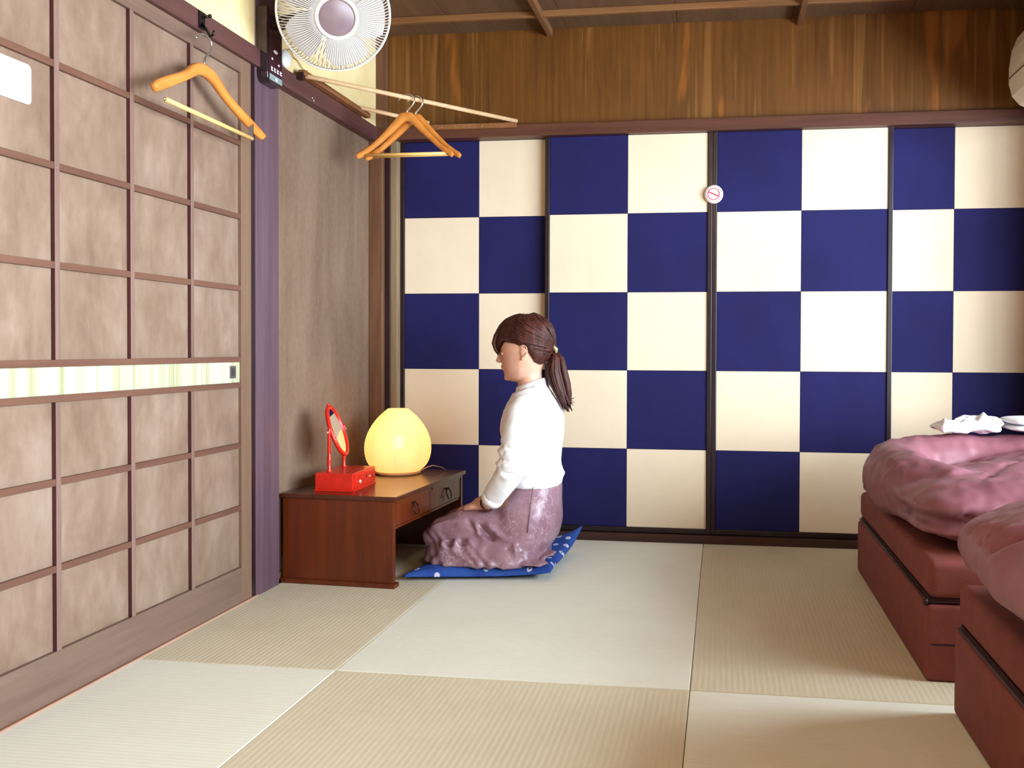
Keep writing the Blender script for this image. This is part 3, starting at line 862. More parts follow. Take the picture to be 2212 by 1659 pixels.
for i in range(nu):
    for j in range(nu):
        a0 = i * K + j
        fs.append((a0, a0 + K, a0 + K + 1, a0 + 1)); fs.append((K * K + a0, K * K + a0 + 1, K * K + a0 + K + 1, K * K + a0 + K))
for i in range(nu):
    for a0, a1 in ((i, i + 1), (nu * K + i, nu * K + i + 1), (i * K, (i + 1) * K), (i * K + nu, (i + 1) * K + nu)):
        fs.append((a0, a1, K * K + a1, K * K + a0))
cu.add(top + botm, fs)
a = Mat('cushion_cloth', (44, 76, 150), 0.8, 0.2)
vo = a.N.new('ShaderNodeTexVoronoi'); vo.voronoi_dimensions = '2D'; vo.inputs['Scale'].default_value = 15; vo.inputs['Randomness'].default_value = .75
a.L.new(a.coords((1, 1, 1)), vo.inputs['Vector'])
nzz = a.noise(90, 2)
ad_ = a.N.new('ShaderNodeMath'); ad_.operation = 'MULTIPLY_ADD'; ad_.inputs[1].default_value = .10; a.L.new(nzz, ad_.inputs[0]); a.L.new(vo.outputs['Distance'], ad_.inputs[2])
ring = a.ramp(ad_.outputs[0], [(0.10, (0, 0, 0)), (0.115, (255, 255, 255)), (0.20, (255, 255, 255)), (0.22, (0, 0, 0))])
blue = a.ramp(a.noise(8, 4), [(0.3, (34, 62, 136)), (0.7, (54, 90, 166))])
a.color(a.mix(blue, (206, 208, 230), ring)); a.bump(a.noise(240, 2), .15, .001)
cush = tag(cu.build('floor_cushion', a.m, smooth=True), 'blue floor cushion with white flower print under the woman', 'cushion')


# ---- beds
def bed_mat(name, col):
    a = Mat(name, col, 0.85, 0.15)
    w1 = a.wave(70, 'DIAGONAL'); n1 = a.noise(20, 3)
    lo = tuple(c * .92 for c in col)
    a.color(a.mix(a.ramp(n1, [(.3, lo), (.7, col)]), tuple(c * .8 for c in col), a.ramp(w1, [(0, (60, 60, 60)), (.5, (0, 0, 0))])))
    a.bump(w1, .25, .001); return a.m


BED = bed_mat('bed_fabric', (134, 74, 67))
ZIP = plain('bed_zip', (52, 18, 18), 0.5, var=0.15)


def make_bed(label, x0, x1, y0, y1):
    d = thing('bed', label, 'bed', ((x0 + x1) / 2, (y0 + y1) / 2, 0), group='beds under the window')
    hx_, hy_ = (x1 - x0) / 2, (y1 - y0) / 2
    bs_ = MB().box(-hx_, hx_, -hy_, hy_, 0, .192).build('base', BED, d, .014, True, 3)
    MB().box(-hx_ + .012, hx_ - .02, -hy_ - .0006, -hy_ + .006, .0905, .0965).build('seam', ZIP, bs_, .001)
    m = MB().box(-hx_ + .008, hx_, -hy_ + .004, hy_ - .004, .203, .297).build('mattress', BED, d, .020, True, 4)
    MB().tube([(-hx_ + .006, -hy_ + .01, .1975), (-hx_ + .006, hy_ - .02, .1975)], .0030, 8).tube([(-hx_ + .006, -hy_ + .008, .1975), (hx_ - .02, -hy_ + .008, .1975)], .0030, 8).build('zip', ZIP, m, smooth=True)
    MB().box(-hx_ + .012, hx_ - .02, -hy_ + .012, hy_ - .012, .19, .205).build('seam_filler', ZIP, m)
    MB().ellipsoid((-hx_ + .002, -hy_ + .016, .196), (.008, .012, .010), 10, 8).build('zip_end', ZIP, m, smooth=True)
    return d


make_bed('maroon bed next to the checkered doors with towels on its duvet', .503, 2.46, 2.430, 3.62)
make_bed('maroon bed nearest the camera cut by the right frame edge', .522, 2.46, 1.04, 2.232)


def pillow_shape(mb, x0, x1, y0, y1, z0, z1, p=4.0, e=.5, n=44):
    cx, cy, ax, ay = (x0 + x1) / 2, (y0 + y1) / 2, (x1 - x0) / 2, (y1 - y0) / 2
    zc = z0 + (z1 - z0) * .42
    vs, fs = [], []
    for sgn in (1, -1):
        for i in range(n + 1):
            for j in range(n + 1):
                U, V = math.sin(PI / 2 * (2 * i / n - 1)), math.sin(PI / 2 * (2 * j / n - 1))
                h = max(0.0, (1 - abs(U) ** p) * (1 - abs(V) ** p)) ** e
                # rounded plan corners
                k = 1 - .10 * (U * U * V * V) ** 2
                vs.append((cx + ax * U * k, cy + ay * V * k, zc + ((z1 - zc) if sgn > 0 else (z0 - zc)) * h))
    K = n + 1
    for i in range(n):
        for j in range(n):
            a0 = i * K + j
            fs.append((a0, a0 + K, a0 + K + 1, a0 + 1)); o2 = K * K
            fs.append((o2 + a0, o2 + a0 + 1, o2 + a0 + K + 1, o2 + a0 + K))
    for i in range(n):
        for a0, a1 in ((i, i + 1), (n * K + i, n * K + i + 1), (i * K, (i + 1) * K), (i * K + n, (i + 1) * K + n)):
            fs.append((a0, a1, K * K + a1, K * K + a0))
    return mb.add(vs, fs)


def wrinkle(me, lines, amp_noise=.003, nsc=14, extra=None, sharp=1.0):
    """push vertices along their normals: ridges and valleys along polylines plus fine noise"""
    n = len(me.vertices)
    co = np.empty(n * 3); me.vertices.foreach_get('co', co); co = co.reshape(n, 3)
    no = np.empty(n * 3); me.vertices.foreach_get('normal', no); no = no.reshape(n, 3)
    d = np.zeros(n)
    for pts, w, am in lines:
        best = np.full(n, 9.0)
        for a, b in zip(pts, pts[1:]):
            a, b = np.array(a), np.array(b); ab = b - a
            t = np.clip(((co - a) @ ab) / (ab @ ab), 0, 1)
            best = np.minimum(best, np.linalg.norm(co - a - t[:, None] * ab, axis=1))
        d += am * np.exp(-(best / w) ** (2 * sharp))
    d += np.array([amp_noise * noise.fractal(Vector(c) * nsc, 1.0, 2.0, 3) for c in co])
    if extra is not None: d += extra(co, no)
    co = co + no * d[:, None]
    me.vertices.foreach_set('co', co.ravel()); me.update()


a = Mat('duvet_cloth', (146, 86, 100), 0.48, 0.3)
n1 = a.noise(6, 4); a.color(a.ramp(n1, [(.3, (132, 80, 90)), (.7, (148, 96, 106))]))
a.bump(a.noise(400, 2), .08, .0006); MT['duvet'] = a.m

mb = MB()
pillow_shape(mb, .500, 2.30, 2.455, 3.55, .302, .410)
pillow_shape(mb, .490, 2.30, 2.475, 3.10, .345, .500)
pillow_shape(mb, .800, 2.30, 2.98, 3.42, .345, .512)
mb.tube([(2.2, 3.42, .43), (1.5, 3.43, .43), (.95, 3.42, .425), (.76, 3.40, .422), (.640, 3.36, .418), (.568, 3.24, .412), (.555, 3.05, .408), (.59, 2.86, .404), (.66, 2.74, .402)],
        [.10, .105, .105, .107, .108, .108, .105, .10, .09], 20)
me = fused(mb, .009, 6)
zl = []
for k in range(9):
    x = .60 + .17 * k + random.uniform(-.03, .03); zl.append(([(x, 2.50, .36 + random.uniform(0, .05)), (x + .06, 2.60, .46), (x + .16, 2.80, .50), (x + .30, 3.0, .49)], .011, random.choice((.011, -.012))))
for k in range(6):
    y = 2.60 + .14 * k; zl.append(([(.47, y + .05, .40), (.50, y, .34), (.53, y - .04, .30)], .010, -.011))
    zl.append(([(.52, y, .49), (.47, y + .03, .42), (.47, y + .05, .37)], .012, .009))
zl += [([(.50, 2.46, .392), (.75, 2.47, .388), (1.2, 2.47, .39), (2.2, 2.47, .39)], .010, -.022),
       ([(.60, 2.49, .42), (.70, 2.48, .44), (.95, 2.50, .46)], .016, .010),
       ([(.60, 2.46, .31), (.62, 2.45, .35), (.66, 2.46, .385)], .011, .014), ([(.68, 2.46, .30), (.69, 2.45, .34), (.70, 2.46, .38)], .011, .014),
       ([(.65, 2.46, .30), (.655, 2.45, .37)], .010, -.010),
       ([(.78, 2.46, .30), (.80, 2.45, .37)], .012, .012), ([(.86, 2.46, .30), (.85, 2.45, .37)], .012, -.010)]
for k in range(9):
    x = .84 + .05 * k; zl.append(([(x, 3.02, .45), (x - .01, 3.10, .51), (x, 3.30, .52)], .012, .005 if k % 2 else -.006))
wrinkle(me, zl, .010, 9)
for v in me.vertices: v.co.z = max(v.co.z, .2985)
tag(link('duvet', me, MT['duvet'], smooth=True), 'mauve duvet bunched up on the far bed by the checkered doors', 'duvet', 'duvets on the beds')

mb = MB()
pillow_shape(mb, .462, 2.30, 1.10, 2.215, .302, .585, 3.0, .44)
me = fused(mb, .009, 6)
zl = []
for k in range(9):
    y = 2.12 - .05 * k
    zl.append(([(.480, y + .04, .47), (.54, y, .53), (.70, y - .05, .565), (1.05, y - .08, .585)], .011, .012 if k % 2 else -.013))
for k in range(5):
    z = .33 + .035 * k
    zl.append(([(.56, 2.14, z + .02), (.80, 2.15, z), (1.2, 2.15, z + .01)], .010, .006 if k % 2 else -.006))
wrinkle(me, zl, .008, 9)
for v in me.vertices: v.co.z = max(v.co.z, .2985)
tag(link('duvet', me, MT['duvet'], smooth=True), 'mauve duvet on the bed nearest the camera', 'duvet', 'duvets on the beds')

# ---- white towels lying on the far duvet
tw = plain('towel_white', (244, 244, 248), 0.9, 0.1, var=0.01, nscale=200, bump=0.25)
t = thing('folded_towel', 'neatly folded white towels on the far duvet', 'towel', (1.12, 3.43, .544))
for k in range(2):
    mb = MB(); pillow_shape(mb, -.16, .30, -.11, .11, .001 + .022 * k, .026 + .022 * k, 6, .4, 24)
    mb.build('towel_layer', tw, t, smooth=True)
mb = MB()
pillow_shape(mb, .715, .935, 3.34, 3.49, .541, .571, 4, .5, 24)
pillow_shape(mb, .80, .95, 3.35, 3.49, .558, .592, 3, .6, 24)
me = fused(mb, .005, 3)
wrinkle(me, [([(.73, 3.33, .55), (.80, 3.40, .575), (.86, 3.48, .58)], .010, .012), ([(.78, 3.33, .555), (.84, 3.36, .58), (.93, 3.37, .59)], .008, -.012),
             ([(.76, 3.40, .57), (.78, 3.48, .565)], .009, .014), ([(.84, 3.33, .56), (.87, 3.36, .59), (.90, 3.45, .592)], .009, .012), ([(.90, 3.33, .56), (.915, 3.36, .585)], .008, -.010)], .010, 16)
tag(link('crumpled_cloth', me, tw, smooth=True), 'crumpled white cloth beside the folded towels on the far duvet', 'cloth')

# ---- the woman kneeling at the desk
YC = 3.48
pe = thing('person', 'woman in white sweater and mauve skirt kneeling at the low desk', 'person', (-.80, YC, .0))
ORG = Vector((-.80, YC, 0.0))


def loc_mesh(me):
    for v in me.vertices: v.co -= ORG
    me.update(); return me


# body: head, neck, core, arms, hands, folded legs fused into one surface
mb = MB()
head = [(.694, -.772, -.712, .018), (.699, -.788, -.700, .031), (.706, -.797, -.690, .040), (.718, -.804, -.677, .050), (.733, -.806, -.668, .058), (.752, -.810, -.660, .063),
        (.775, -.816, -.652, .068), (.80, -.819, -.645, .072), (.83, -.822, -.640, .0745), (.86, -.818, -.638, .075), (.89, -.806, -.644, .070), (.912, -.788, -.660, .059), (.928, -.763, -.682, .040), (.935, -.742, -.702, .018)]
mb.loft([sell(xf, xb, YC, w, z, 36, 2.15, .16) for z, xf, xb, w in head])
mb.ellipsoid((-.8240, YC, .7740), (.0145, .0125, .0095), 14, 10)                    # nose tip
mb.tube([(-.818, YC, .815), (-.8235, YC, .796), (-.8265, YC, .781)], [.006, .007, .008], 10)   # bridge
for s_ in (-1, 1): mb.ellipsoid((-.8175, YC + s_ * .0085, .772), (.009, .007, .006), 10, 8)
mb.ellipsoid((-.8085, YC, .7530), (.0095, .018, .0062), 14, 8)                        # lips
mb.ellipsoid((-.8070, YC, .7425), (.0092, .016, .0060), 14, 8)
mb.ellipsoid((-.793, YC, .710), (.013, .019, .013), 14, 8)                           # chin
for s_ in (-1, 1):
    ey = YC + s_ * .0745
    mb.ellipsoid((-.716, ey, .806), (.013, .006, .022), 14, 10)                      # ears
    mb.tube([(-.722, ey + s_ * .003, .782), (-.709, ey + s_ * .006, .790), (-.699, ey + s_ * .010, .808), (-.704, ey + s_ * .010, .826), (-.718, ey + s_ * .007, .832), (-.729, ey + s_ * .003, .824)], .0034, 8)
    mb.ellipsoid((-.721, ey + s_ * .002, .781), (.006, .004, .007), 10, 8)
mb.tube([(-.690, YC, .58), (-.700, YC, .64), (-.706, YC, .69), (-.708, YC, .73), (-.706, YC, .77)], [.075, .058, .046, .045, .047], 24)
core = [(.06, -.85, -.64, .15), (.15, -.82, -.61, .155), (.25, -.77, -.605, .135), (.36, -.765, -.612, .112), (.46, -.785, -.602, .125), (.56, -.79, -.60, .145), (.62, -.765, -.62, .150), (.655, -.745, -.645, .09)]
mb.loft([sell(a0, b0, YC, w, z, 28, 2.3) for z, a0, b0, w in core])
arm_near = [(-.690, -.165, .605), (-.708, -.195, .52), (-.722, -.215, .415), (-.768, -.195, .340), (-.815, -.160, .275), (-.845, -.135, .248)]
for s_ in (-1, 1):
    A3 = [Vector((x, YC - s_ * y, z)) if s_ < 0 else Vector((x, YC + y, z)) for x, y, z in arm_near]
    A3 = [Vector((x, YC + (y if s_ > 0 else -y), z)) for x, y, z in arm_near]
    mb.tube(A3, [.045, .038, .034, .031, .026, .023], 16)
    sg_ = 1 if s_ > 0 else -1      # s_>0 is the near (left) arm: y = YC - ...
    inw = -1 if A3[-1].y > YC else 1
    w0 = A3[-1]
    # palm then four fingers and thumb, resting on the lap and turned inwards
    pd = Vector((-.80, .52 * inw, -.16)).normalized(); sd = Vector((-.52 * inw, -.80, 0)).normalized() * (1 if inw > 0 else -1); sd = pd.cross(Vector((0, 0, 1))).normalized()
    pc = w0 + pd * .050
    mb.tube([w0 - pd * .005, w0 + pd * .025, w0 + pd * .06, w0 + pd * .082], [.022, .028, .032, .026], 16, flat=(Vector((0, 0, 1)), .50))
    for i, (off, ln) in enumerate(((-.026, .058), (-.009, .068), (.009, .066), (.025, .052))):
        b0 = w0 + pd * .074 + sd * off
        dn = Vector((0, 0, -1))
        f1 = b0 + pd * ln * .42 + dn * .003; f2 = f1 + pd * ln * .33 + dn * .010; f3 = f2 + pd * ln * .26 + dn * .014
        mb.tube([b0 - pd * .018, b0, f1, f2, f3], [.0088, .0088, .0082, .0076, .0058], 10)
    ts = -inw if True else 1
    tb = w0 + pd * .022 + Vector((0, 0, .002))
    th_side = sd * (1 if sd.x < 0 else -1)
    mb.tube([tb + th_side * .012, tb + th_side * .032 + pd * .016, tb + th_side * .036 + pd * .042 + Vector((0, 0, -.004)), tb + th_side * .032 + pd * .060 + Vector((0, 0, -.008))], [.012, .0105, .0092, .0065], 10)
for s_ in (-1, 1):
    mb.tube([(-.70, YC + s_ * .085, .15), (-.86, YC + s_ * .095, .150), (-1.02, YC + s_ * .095, .118)], [.075, .068, .050], 16)
    mb.tube([(-1.02, YC + s_ * .095, .105), (-.86, YC + s_ * .10, .090), (-.72, YC + s_ * .09, .084), (-.68, YC + s_ * .08, .080)], [.040, .038, .028, .022], 14)
me = fused(mb, .0034, 7, .5)
a = Mat('skin', (220, 168, 142), 0.5, 0.35)
n1 = a.noise(30, 3); a.color(a.ramp(n1, [(.3, (214, 160, 134)), (.7, (224, 174, 150))]))
a.p.inputs['Subsurface Weight'].default_value = .08; a.p.inputs['Subsurface Radius'].default_value = (.01, .004, .002); a.p.inputs['Subsurface Scale'].default_value = .3
SKIN = a.m
link('body', loc_mesh(me), SKIN, pe, smooth=True)
lash = plain('lash', (46, 26, 22), 0.6, var=0.1)
lipm = plain('lip', (206, 112, 104), 0.45, var=0.05)
for s_ in (-1, 1):
    ey = s_ * .030
    MB().ellipsoid((-.8035 + .80, ey, .800), (.0085, .0125, .0075), 14, 10).build('eyelid', SKIN, pe, smooth=True)
    MB().tube([(-.8125 + .80, ey - s_ * .010, .797), (-.8125 + .80, ey, .7955), (-.8075 + .80, ey + s_ * .011, .797)], .0011, 6).build('eyelashes', lash, pe, smooth=True)
MB().tube([(-.8105 + .80, -.015, .7478), (-.8142 + .80, -.006, .7482), (-.8148 + .80, 0, .7480), (-.8142 + .80, .006, .7482), (-.8105 + .80, .015, .7478)], .0022, 8).build('mouth', lipm, pe, smooth=True)

# sweater
mb = MB()
tor = [(.312, -.778, -.590, .142), (.338, -.784, -.581, .145), (.365, -.782, -.581, .138), (.39, -.778, -.592, .130), (.43, -.786, -.589, .130), (.475, -.806, -.583, .138), (.517, -.817, -.580, .146),
       (.555, -.810, -.581, .155), (.59, -.798, -.587, .166), (.62, -.783, -.603, .168), (.642, -.772, -.617, .140), (.660, -.762, -.627, .105), (.676, -.756, -.638, .070), (.690, -.752, -.648, .056), (.703, -.752, -.654, .0545)]
mb.loft([sell(a0, b0, YC, w, z + .010 * (0 if z < .66 else 1) * 0, 32, 2.25) for z, a0, b0, w in tor])
sl = [(-.688, -.150, .612), (-.694, -.178, .59), (-.706, -.198, .53), (-.716, -.212, .47), (-.722, -.217, .420), (-.738, -.212, .375), (-.768, -.196, .335), (-.805, -.168, .288)]
for s_ in (1, -1):
    mb.tube([(x, YC + y * s_, z) for x, y, z in sl], [.058, .062, .058, .055, .054, .050, .046, .041], 22)
me = fused(mb, .006, 6, .5)
# collar opens for the neck: tilt the rim, cut the flat top away
bm = bmesh.new(); bm.from_mesh(me)
kill = [f for f in bm.faces if f.calc_center_median().z > .690 + (f.calc_center_median().x + .655) * .36]
bmesh.ops.delete(bm, geom=kill, context='FACES')
bm.to_mesh(me); bm.free()
zl = []
for s_ in (1, -1):
    for k, zz in enumerate((.475, .452, .430, .408, .386, .362, .338)):
        yy = YC - .215 * s_
        xo = -.722 - max(0, .42 - zz) * .62
        zl.append(([(xo - .058, yy + .015 * s_, zz + .012), (xo - .030, yy - .052 * s_, zz), (xo + .03, yy - .048 * s_, zz - .006 + .012 * (k % 2))], .0062, .0075 if k % 2 else -.0085))
for zz, am in ((.352, .005), (.372, -.005), (.392, .004), (.33, -.004)):
    zl.append(([(-.60, YC - .10, zz), (-.66, YC - .14, zz + .01), (-.72, YC - .14, zz + .015)], .010, am))
    zl.append(([(-.585, YC + .05, zz), (-.59, YC - .05, zz), (-.62, YC - .12, zz + .006)], .009, am))
wrinkle(me, zl, .0026, 16)
a = Mat('white_knit', (242, 240, 240), 0.9, 0.1)
a.color(a.ramp(a.noise(40, 3), [(.3, (238, 236, 238)), (.7, (246, 244, 244))]))
a.bump(a.wave(150, 'Z'), .12, .0008)
sw = link('sweater', loc_mesh(me), a.m, pe, smooth=True)
so = sw.modifiers.new('thick', 'SOLIDIFY'); so.thickness = .004; so.offset = -1
col = MB()
ring0 = []
for z_, g_ in ((.680, .004), (.692, .001), (.709, -.002)):
    ring0.append([(x, y, z + (x + .655) * .36) for x, y, z in sell(-.757 - g_, -.650 + g_, YC, .0555 + g_, z_, 32, 2.2)])
col.loft(ring0, cap=False)
cme = col.mesh('collar')
for p in cme.polygons: p.use_smooth = True
co_ = link('collar', loc_mesh(cme), a.m, sw, smooth=True)
so = co_.modifiers.new('thick', 'SOLIDIFY'); so.thickness = .005; so.offset = 0
# cuffs
for s_ in (1, -1):
    c0 = Vector((-.800, YC - .171 * s_, .293)); c1 = Vector((-.818, YC - .158 * s_, .270))
    m_ = MB().tube([c0, c0.lerp(c1, .6), c1], [.0415, .041, .038], 22).mesh('cuff')
    bmm = bmesh.new(); bmm.from_mesh(m_); bmesh.ops.delete(bmm, geom=[f for f in bmm.faces if len(f.verts) > 4], context='FACES'); bmm.to_mesh(m_); bmm.free()
    cf = link('cuff', loc_mesh(m_), a.m, sw, smooth=True)
    so = cf.modifiers.new('thick', 'SOLIDIFY'); so.thickness = .004; so.offset = -1

# skirt
mb = MB()
hip = [(.330, -.772, -.597, .128), (.31, -.778, -.590, .136), (.27, -.800, -.587, .158), (.22, -.835, -.586, .178), (.17, -.86, -.588, .190), (.12, -.88, -.600, .196), (.075, -.90, -.632, .198), (.045, -.90, -.66, .19)]
mb.loft([sell(a0, b0, YC, w, z, 32, 2.4) for z, a0, b0, w in hip])
for s_ in (-1, 1):
    mb.tube([(-.68, YC + s_ * .085, .155), (-.80, YC + s_ * .095, .160), (-.93, YC + s_ * .100, .150), (-1.02, YC + s_ * .100, .125), (-1.065, YC + s_ * .098, .10)], [.085, .083, .078, .066, .046], 20)
mb.ellipsoid((-.90, YC, .13), (.16, .12, .075), 20, 12)
# the hem spread over the cushion
rings = []
for z, g_ in ((.043, .024), (.058, .024), (.085, .014), (.115, -.004), (.140, -.03)):
    rings.append(sell(-1.075 - g_ * .4, -.635, YC, .215 + g_, z, 40, 3.2))
mb.loft(rings)
mb.ellipsoid((-.660, YC - .175, .056), (.062, .050, .0085), 20, 10)
mb.ellipsoid((-.622, YC - .10, .070), (.040, .045, .0095), 20, 10, Matrix.Rotation(math.radians(-18), 3, 'Y'))
me = fused(mb, .005, 9, .5)
NS = -1
yn = YC - .20


def sk(pts, y=None):
    return [(x, (yn if y is None else y), z) for x, z in pts]


zl = [(sk([(-1.05, .165), (-1.00, .182), (-.94, .19)], YC - .15), .012, .008),
      (sk([(-1.03, .150), (-.985, .120), (-.965, .085)]), .014, .012), (sk([(-1.00, .155), (-.965, .125), (-.94, .08)]), .011, -.013),
      (sk([(-.955, .175), (-.93, .125), (-.945, .085)]), .014, .015), (sk([(-.935, .150), (-.905, .105), (-.91, .07)]), .011, -.014),
      (sk([(-.92, .17), (-.87, .115), (-.86, .07), (-.87, .045)]), .014, .012),
      (sk([(-.865, .205), (-.84, .165), (-.805, .135), (-.765, .115)], YC - .18), .010, -.014), (sk([(-.84, .215), (-.815, .18), (-.78, .155), (-.74, .14)], YC - .18), .011, .010),
      (sk([(-.88, .195), (-.855, .150), (-.82, .12)], YC - .18), .010, .008), (sk([(-.90, .20), (-.87, .165)], YC - .17), .010, -.008),
      (sk([(-.83, .10), (-.825, .07), (-.835, .045)]), .010, .014), (sk([(-.80, .095), (-.79, .06)]), .010, -.013), (sk([(-.775, .095), (-.765, .055)]), .010, .012),
      (sk([(-.745, .105), (-.735, .065)]), .009, -.012), (sk([(-.72, .12), (-.715, .07)]), .011, .012), (sk([(-.69, .09), (-.66, .07)]), .010, -.008),
      (sk([(-1.06, .12), (-1.02, .085), (-.98, .06)]), .012, -.008), (sk([(-.99, .075), (-.95, .055), (-.90, .05)]), .010, .008)]


def skirt_extra(co, no):
    x, y, z = co.T
    near = np.clip((-no[:, 1] - .1) * 1.6, 0, 1)
    ph = (x * .80 + z * .60) * 115 + 2.6 * np.sin(z * 60 + x * 20) + 1.5 * np.sin(x * 37)
    m = near * np.clip((.19 - z) / .06, 0, 1) * np.clip((-.72 - x) / .06, 0, 1)
    d = .0022 * np.sign(np.sin(ph)) * np.abs(np.sin(ph)) ** .7 * m
    low = np.clip((.085 - z) / .045, 0, 1)
    return d + .006 * np.sin(x * 85 + 2.2 * np.sin(x * 31)) * low * np.clip(-no[:, 1] + .3, 0, 1)


zl = [(p, w * .85, am * 1.3) for p, w, am in zl]
wrinkle(me, zl, .003, 12, skirt_extra)
for v in me.vertices:
    v.co.z = max(v.co.z, .0405)
a = Mat('skirt_cloth', (152, 116, 128), 0.34, 0.5)
wn = a.noise(34, 1, .4, dist=1.2); wn2 = a.noise(9, 2)
bs = a.ramp(a.noise(14, 3), [(.3, (136, 100, 112)), (.7, (156, 120, 132))])
ln_ = a.ramp(wn, [(.455, (0, 0, 0)), (.485, (170, 170, 170)), (.515, (170, 170, 170)), (.545, (0, 0, 0))])
pat = a.mix(bs, (208, 182, 192), ln_)
a.color(a.mix(bs, pat, a.ramp(wn2, [(.40, (40, 40, 40)), (.58, (255, 255, 255))])))
a.bump(a.noise(200, 2), .08, .0006)
skr = link('skirt', loc_mesh(me), a.m, pe, smooth=True)
MB().tube([(-.665 + .80, -.146, .322), (-.668 + .80, -.160, .285), (-.672 + .80, -.178, .215), (-.676 + .80, -.188, .165)], .0016, 6).build('side_seam', plain('seam', (106, 74, 86), 0.6, var=0.1), skr, smooth=True)

# hair: a shell over the skull, fringe, and the ponytail
def head_pt(z, t, off):
    """point on the head at height z, angle t from the front, pushed out by off"""
    for (z0, a0, b0, w0), (z1, a1, b1, w1) in zip(head, head[1:]):
        if z <= z1 or z1 == head[-1][0]:
            k = max(0.0, min(1.0, (z - z0) / (z1 - z0))); xf, xb, w = a0 + (a1 - a0) * k, b0 + (b1 - b0) * k, w0 + (w1 - w0) * k; break
    cx, rx = (xf + xb) / 2, (xb - xf) / 2
    c, s_ = -math.cos(t), math.sin(t)
    ww = w * (1 - .16 * max(0.0, -c))
    return Vector((cx + rx * c, YC + ww * s_, z))


HC = Vector((-.735, YC, .825))
hr = MB()
nu_, nv_ = 72, 22


def hairline(t):
    d = abs(math.degrees(math.atan2(math.sin(t), math.cos(t))))
    pts = [(0, .800), (16, .803), (26, .812), (36, .832), (50, .842), (70, .838), (88, .834), (100, .828), (114, .800), (130, .772), (150, .764), (180, .772)]
    for (a0, z0), (a1, z1) in zip(pts, pts[1:]):
        if d <= a1: return z0 + (z1 - z0) * (d - a0) / (a1 - a0)
    return .772


rings = []
for i in range(nv_ + 1):
    u = i / nv_
    row = []
    for k in range(nu_):
        t = 2 * PI * k / nu_
        zl_ = hairline(t); z = zl_ + (.9345 - zl_) * (1 - (1 - u) ** 1.35)
        p = head_pt(z, t, 0)
        n_ = (p - HC); n_.z *= .9; n_.normalize()
        d = abs(math.atan2(math.sin(t), math.cos(t)))
        off = .0135 + .004 * math.sin(PI * u)
        if d < .75: off += .010 * (1 - d / .75) * max(0.0, 1 - abs(u - .35) * 1.4)        # swept fringe
        if d > 2.0: off += .006 * (d - 2.0)                                               # crown to the back
        off *= (1 if u > .08 else .45 + .55 * u / .08)
        # strand grooves
        off += .0016 * math.sin(t * 46 + 5 * u) * min(1, u * 3 + .2)
        row.append(p + n_ * off)
    rings.append(row)
hr.loft(rings)
hme = hr.mesh('hair')
HAIRM = Mat('hair_brown', (66, 36, 30), 0.48, 0.28)
n1 = HAIRM.noise(60, 4, .6, (1, 1, .25)); HAIRM.color(HAIRM.ramp(n1, [(.3, (46, 20, 16)), (.55, (70, 34, 26)), (.75, (98, 54, 42))]))
HAIRM.bump(HAIRM.noise(260, 3, .6, (.5, 1, .5)), .6, .002)
HAIRM = HAIRM.m
hair = link('hair', loc_mesh(hme), HAIRM, pe, smooth=True)
fr = MB()
for k in range(18):
    y = -.038 + .076 * k / 17 + random.uniform(-.002, .002)
    zb_ = random.uniform(.788, .806) if abs(y) < .03 else random.uniform(.800, .815)
    dx = .0016 * math.cos(k * 2.1)
    xs = .016 * (y / .06) ** 2
    fr.tube([(-.806 + xs, YC + y * .92, .892), (-.836 + xs + dx, YC + y, .868), (-.844 + xs + dx, YC + y * 1.02, .838), (-.836 + xs + dx, YC + y * 1.04, .812), (-.826 + xs + dx, YC + y * 1.05, zb_)], [.004, .0062, .0058, .0045, .0012], 7)
fr_me = fr.mesh('fringe'); link('fringe', loc_mesh(fr_me), HAIRM, hair, smooth=True)
# hair drawn back to the tie
bk = MB()
TIE = Vector((-.622, YC, .813))
for k in range(150):
    sgn = 1 if k % 2 else -1
    t = sgn * math.radians(random.uniform(48, 178))
    z0 = random.uniform(max(.80, hairline(t) + .006), .925)
    pts_ = []
    for q_ in range(7):
        f_ = q_ / 6
        tt = t + (sgn * PI - t) * f_ ** 1.15
        zz = z0 + (TIE.z + .004 * math.sin(k) - z0) * f_ ** 1.25
        p = head_pt(min(zz, .930), tt, 0); n_ = (p - HC).normalized()
        off = .0150 + .0035 * math.sin(PI * f_) + .006 * max(0, abs(math.atan2(math.sin(tt), math.cos(tt))) - 2.0) + .004 * f_
        pts_.append(p + n_ * (off if q_ else off - .004))
    pts_.append(TIE + Vector((0, .010 * math.cos(k), .008 * math.sin(k * 1.7))))
    bk.tube(pts_, [.0012, .0030, .0036, .0038, .0038, .0040, .0045, .004], 6)
bk.tube([(-.655, YC, .830), (-.635, YC, .82), (-.615, YC, .808)], [.036, .022, .014], 16)
link('gathered_hair', loc_mesh(bk.mesh('gathered_hair')), HAIRM, hair, smooth=True)
pt = MB()
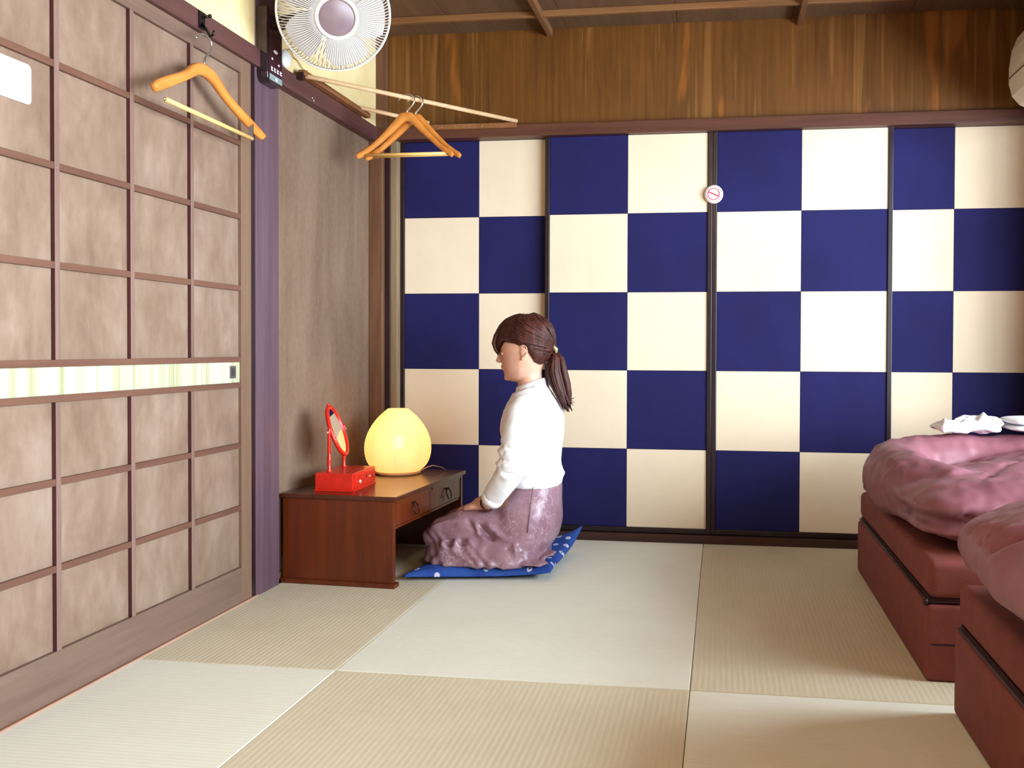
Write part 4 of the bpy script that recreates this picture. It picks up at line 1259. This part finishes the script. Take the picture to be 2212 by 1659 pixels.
for k in range(46):
    a0 = random.uniform(0, 2 * PI); rr = math.sqrt(random.random())
    cy, cz = math.cos(a0) * rr, math.sin(a0) * rr
    e_ = random.uniform(-.012, .014)
    tip = random.uniform(-.02, .03)
    pt.tube([(-.618, YC + .010 * cy, .812 + .008 * cz), (-.607 + .024 * cz, YC + .022 * cy, .780), (-.608 + .036 * cz, YC + .032 * cy, .735), (-.596 + .036 * cz, YC + .034 * cy, .690), (-.582 + .028 * cz, YC + .030 * cy, .650), (-.572 + .018 * cz + e_ * .5, YC + .020 * cy, .622 + tip * .4), (-.562 + .010 * cz + e_, YC + .012 * cy, .600 + tip)],
            [.005, .0085, .0095, .009, .0075, .004, .0008], 7)
for k in range(7):
    pt.tube([(-.575, YC + random.uniform(-.02, .02), .66), (-.560, YC, .632), (-.552 + random.uniform(0, .012), YC, .612 + .004 * k), (-.540 + random.uniform(-.006, .006), YC, .608 + .005 * k)], [.002, .0015, .001, .0004], 5)
link('ponytail', loc_mesh(pt.mesh('ponytail')), HAIRM, hair, smooth=True)
MB().tube([(-.622 + .80 + .003 * math.sin(t), .017 * math.cos(t), .812 + .015 * math.sin(t)) for t in [2 * PI * k / 20 for k in range(20)]], .0045, 8, True).build('hair_tie', plain('tie_dark', (70, 52, 40), 0.6, var=0.1), pe, smooth=True)
MB().tube([(-.628 + .80, -.010, .828), (-.616 + .80, -.012, .826), (-.606 + .80, -.012, .816), (-.606 + .80, -.010, .803)], [.006, .008, .008, .005], 10).build('hair_clip', plain('clip_gold', (196, 178, 130), 0.3, 0.5, 0.5, var=0.1), pe, smooth=True)
# bracelet on the near wrist
w0 = Vector((-.836, YC - .142, .255)); w1 = Vector((-.852, YC - .131, .243)); ax_ = (w1 - w0).normalized()
e1 = ax_.cross(Vector((0, 0, 1))).normalized(); e2 = ax_.cross(e1)
MB().tube([w0 - ORG + (e1 * math.cos(t) + e2 * math.sin(t)) * .0262 for t in [2 * PI * k / 28 for k in range(28)]], .0034, 8, True).build('bracelet', plain('bracelet_dark', (70, 26, 24), 0.4, var=0.1), pe, smooth=True)
